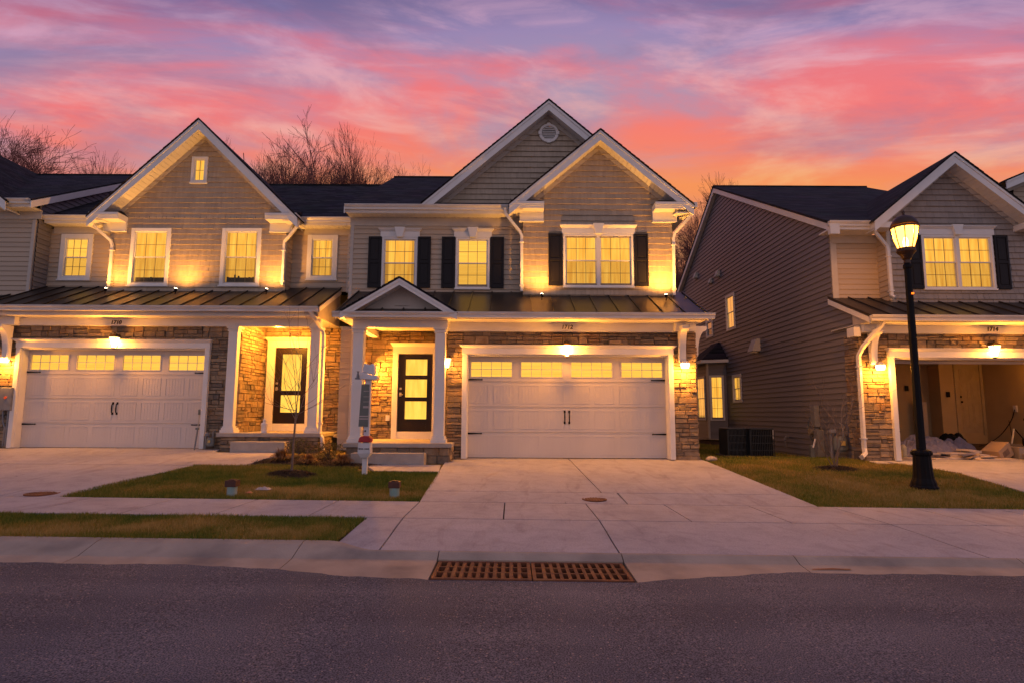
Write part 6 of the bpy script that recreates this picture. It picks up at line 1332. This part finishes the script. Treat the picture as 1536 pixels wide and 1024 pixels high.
mb = MB(); mb.box(-.16, .16, 0, .015, 0, .95); o = mb.build('sheet', PAPER2, t); o.matrix_parent_inverse = Matrix.Identity(4); o.location = (-.35, -.02, .15); o.rotation_euler = (R(-6), R(-12), 0)
slab('leaning_board', 'tall pale plank standing against the garage back wall', 'plank', 12.55, 18.3, GF, .22, .03, 1.45, 0, 0, PAPER2); slab('leaning_board', 'dark narrow plank beside the tall pale one', 'plank', 12.36, 18.32, GF, .10, .03, 1.5, 0, 0, mat('dark_wood', (.12, .07, .03)))
heap('coil', 'dark tool bag at the left garage wall', 'bag', 9.55, 16.3, .4, .4, .75, BLACK, 21); mb = MB(); mb.tube([(9.15, 16.8, 1.52), (9.4, 16.7, 1.55), (9.7, 16.6, 1.50)], .035, 6); tag(mb.build('hanging_tool', BLACK), 'black tool on the left garage wall', 'tool')
t = thing('power_cable', (14.1, 17.2, GF), 'black cable drooping from a wall socket on the right in the garage', 'cable'); pts = []
for i in range(15): q = i / 14; pts.append((14.16 - 1.4 * q, 16.9 - .4 * q, 1.55 - 1.0 * q ** .62 - .12 * math.sin(q * 3.1)))
mb = MB(); mb.tube(pts, .012, 5); mb.tube([(13.93, 16.85, 1.25), (13.94, 16.8, .75)], .007, 4); mb.build('wire', BLACK, t); mb = MB(); mb.box(14.17, 14.2, 16.84, 16.96, 1.48, 1.66); mb.build('socket', WHITEP, t)
t = thing('easel', (13.85, 16.6, GF), 'small white tripod stand on a box near the garage right wall', 'stand')
mb = MB(); mb.tube([(13.62, 16.45, .62), (13.84, 16.6, 1.02)], .022, 6); mb.build('leg', WHITEP, t); mb = MB(); mb.tube([(14.05, 16.45, .62), (13.86, 16.6, 1.02)], .014, 6); mb.build('leg', BLACK, t)
slab('box', 'flat grey box under the white tripod stand', 'box', 13.75, 16.5, GF, .8, .5, .28, 0, 0, mat('grey_bin', (.28, .24, .22)))
t = thing('dried_plant', (12.95, 14.15, GF), 'spiky dry plant ball on thin wire legs at the right edge of the garage', 'plant'); mb = MB(); r2 = random.Random(3)
for i in range(260): d = Vector((r2.gauss(0, 1), r2.gauss(0, 1), r2.gauss(0, 1))).normalized(); c = Vector((12.95, 14.12, GF + .33)); mb.poly([c + d * .05, c + d * .24 + Vector((.012, 0, .01)), c + d * .25 - Vector((.012, 0, .01))], r2.random())
mb.build('foliage', mat('dry_green', (.16, .15, .07), (.32, .24, .13), ns=9, nm=.4, tint=.6), t); mb = MB()
for a in (-.12, 0, .12): mb.tube([(12.95 + a * .5, 14.12, GF + .14), (12.95 + a, 14.1, GF)], .008, 5)
mb.build('wire_leg', BLACK, t)
t = thing('power_tool', (13.1, 15.2, GF), 'black machine handle rising at the right edge inside the garage', 'tool'); mb = MB(); mb.tube([(12.9, 15.1, 1.28), (13.05, 15.15, 1.30), (13.15, 15.2, 1.2), (13.2, 15.2, .7)], [.05, .06, .06, .05], 8); mb.tube([(12.95, 15.1, 1.10), (13.15, 15.2, 1.0)], .035, 6); mb.build('handle', BLACK, t); mb = MB(); mb.box(13.0, 13.4, 15.1, 15.4, .61, .8); mb.build('motor', BLACK, t, bevel=.03)
bpy.context.view_layer.update()
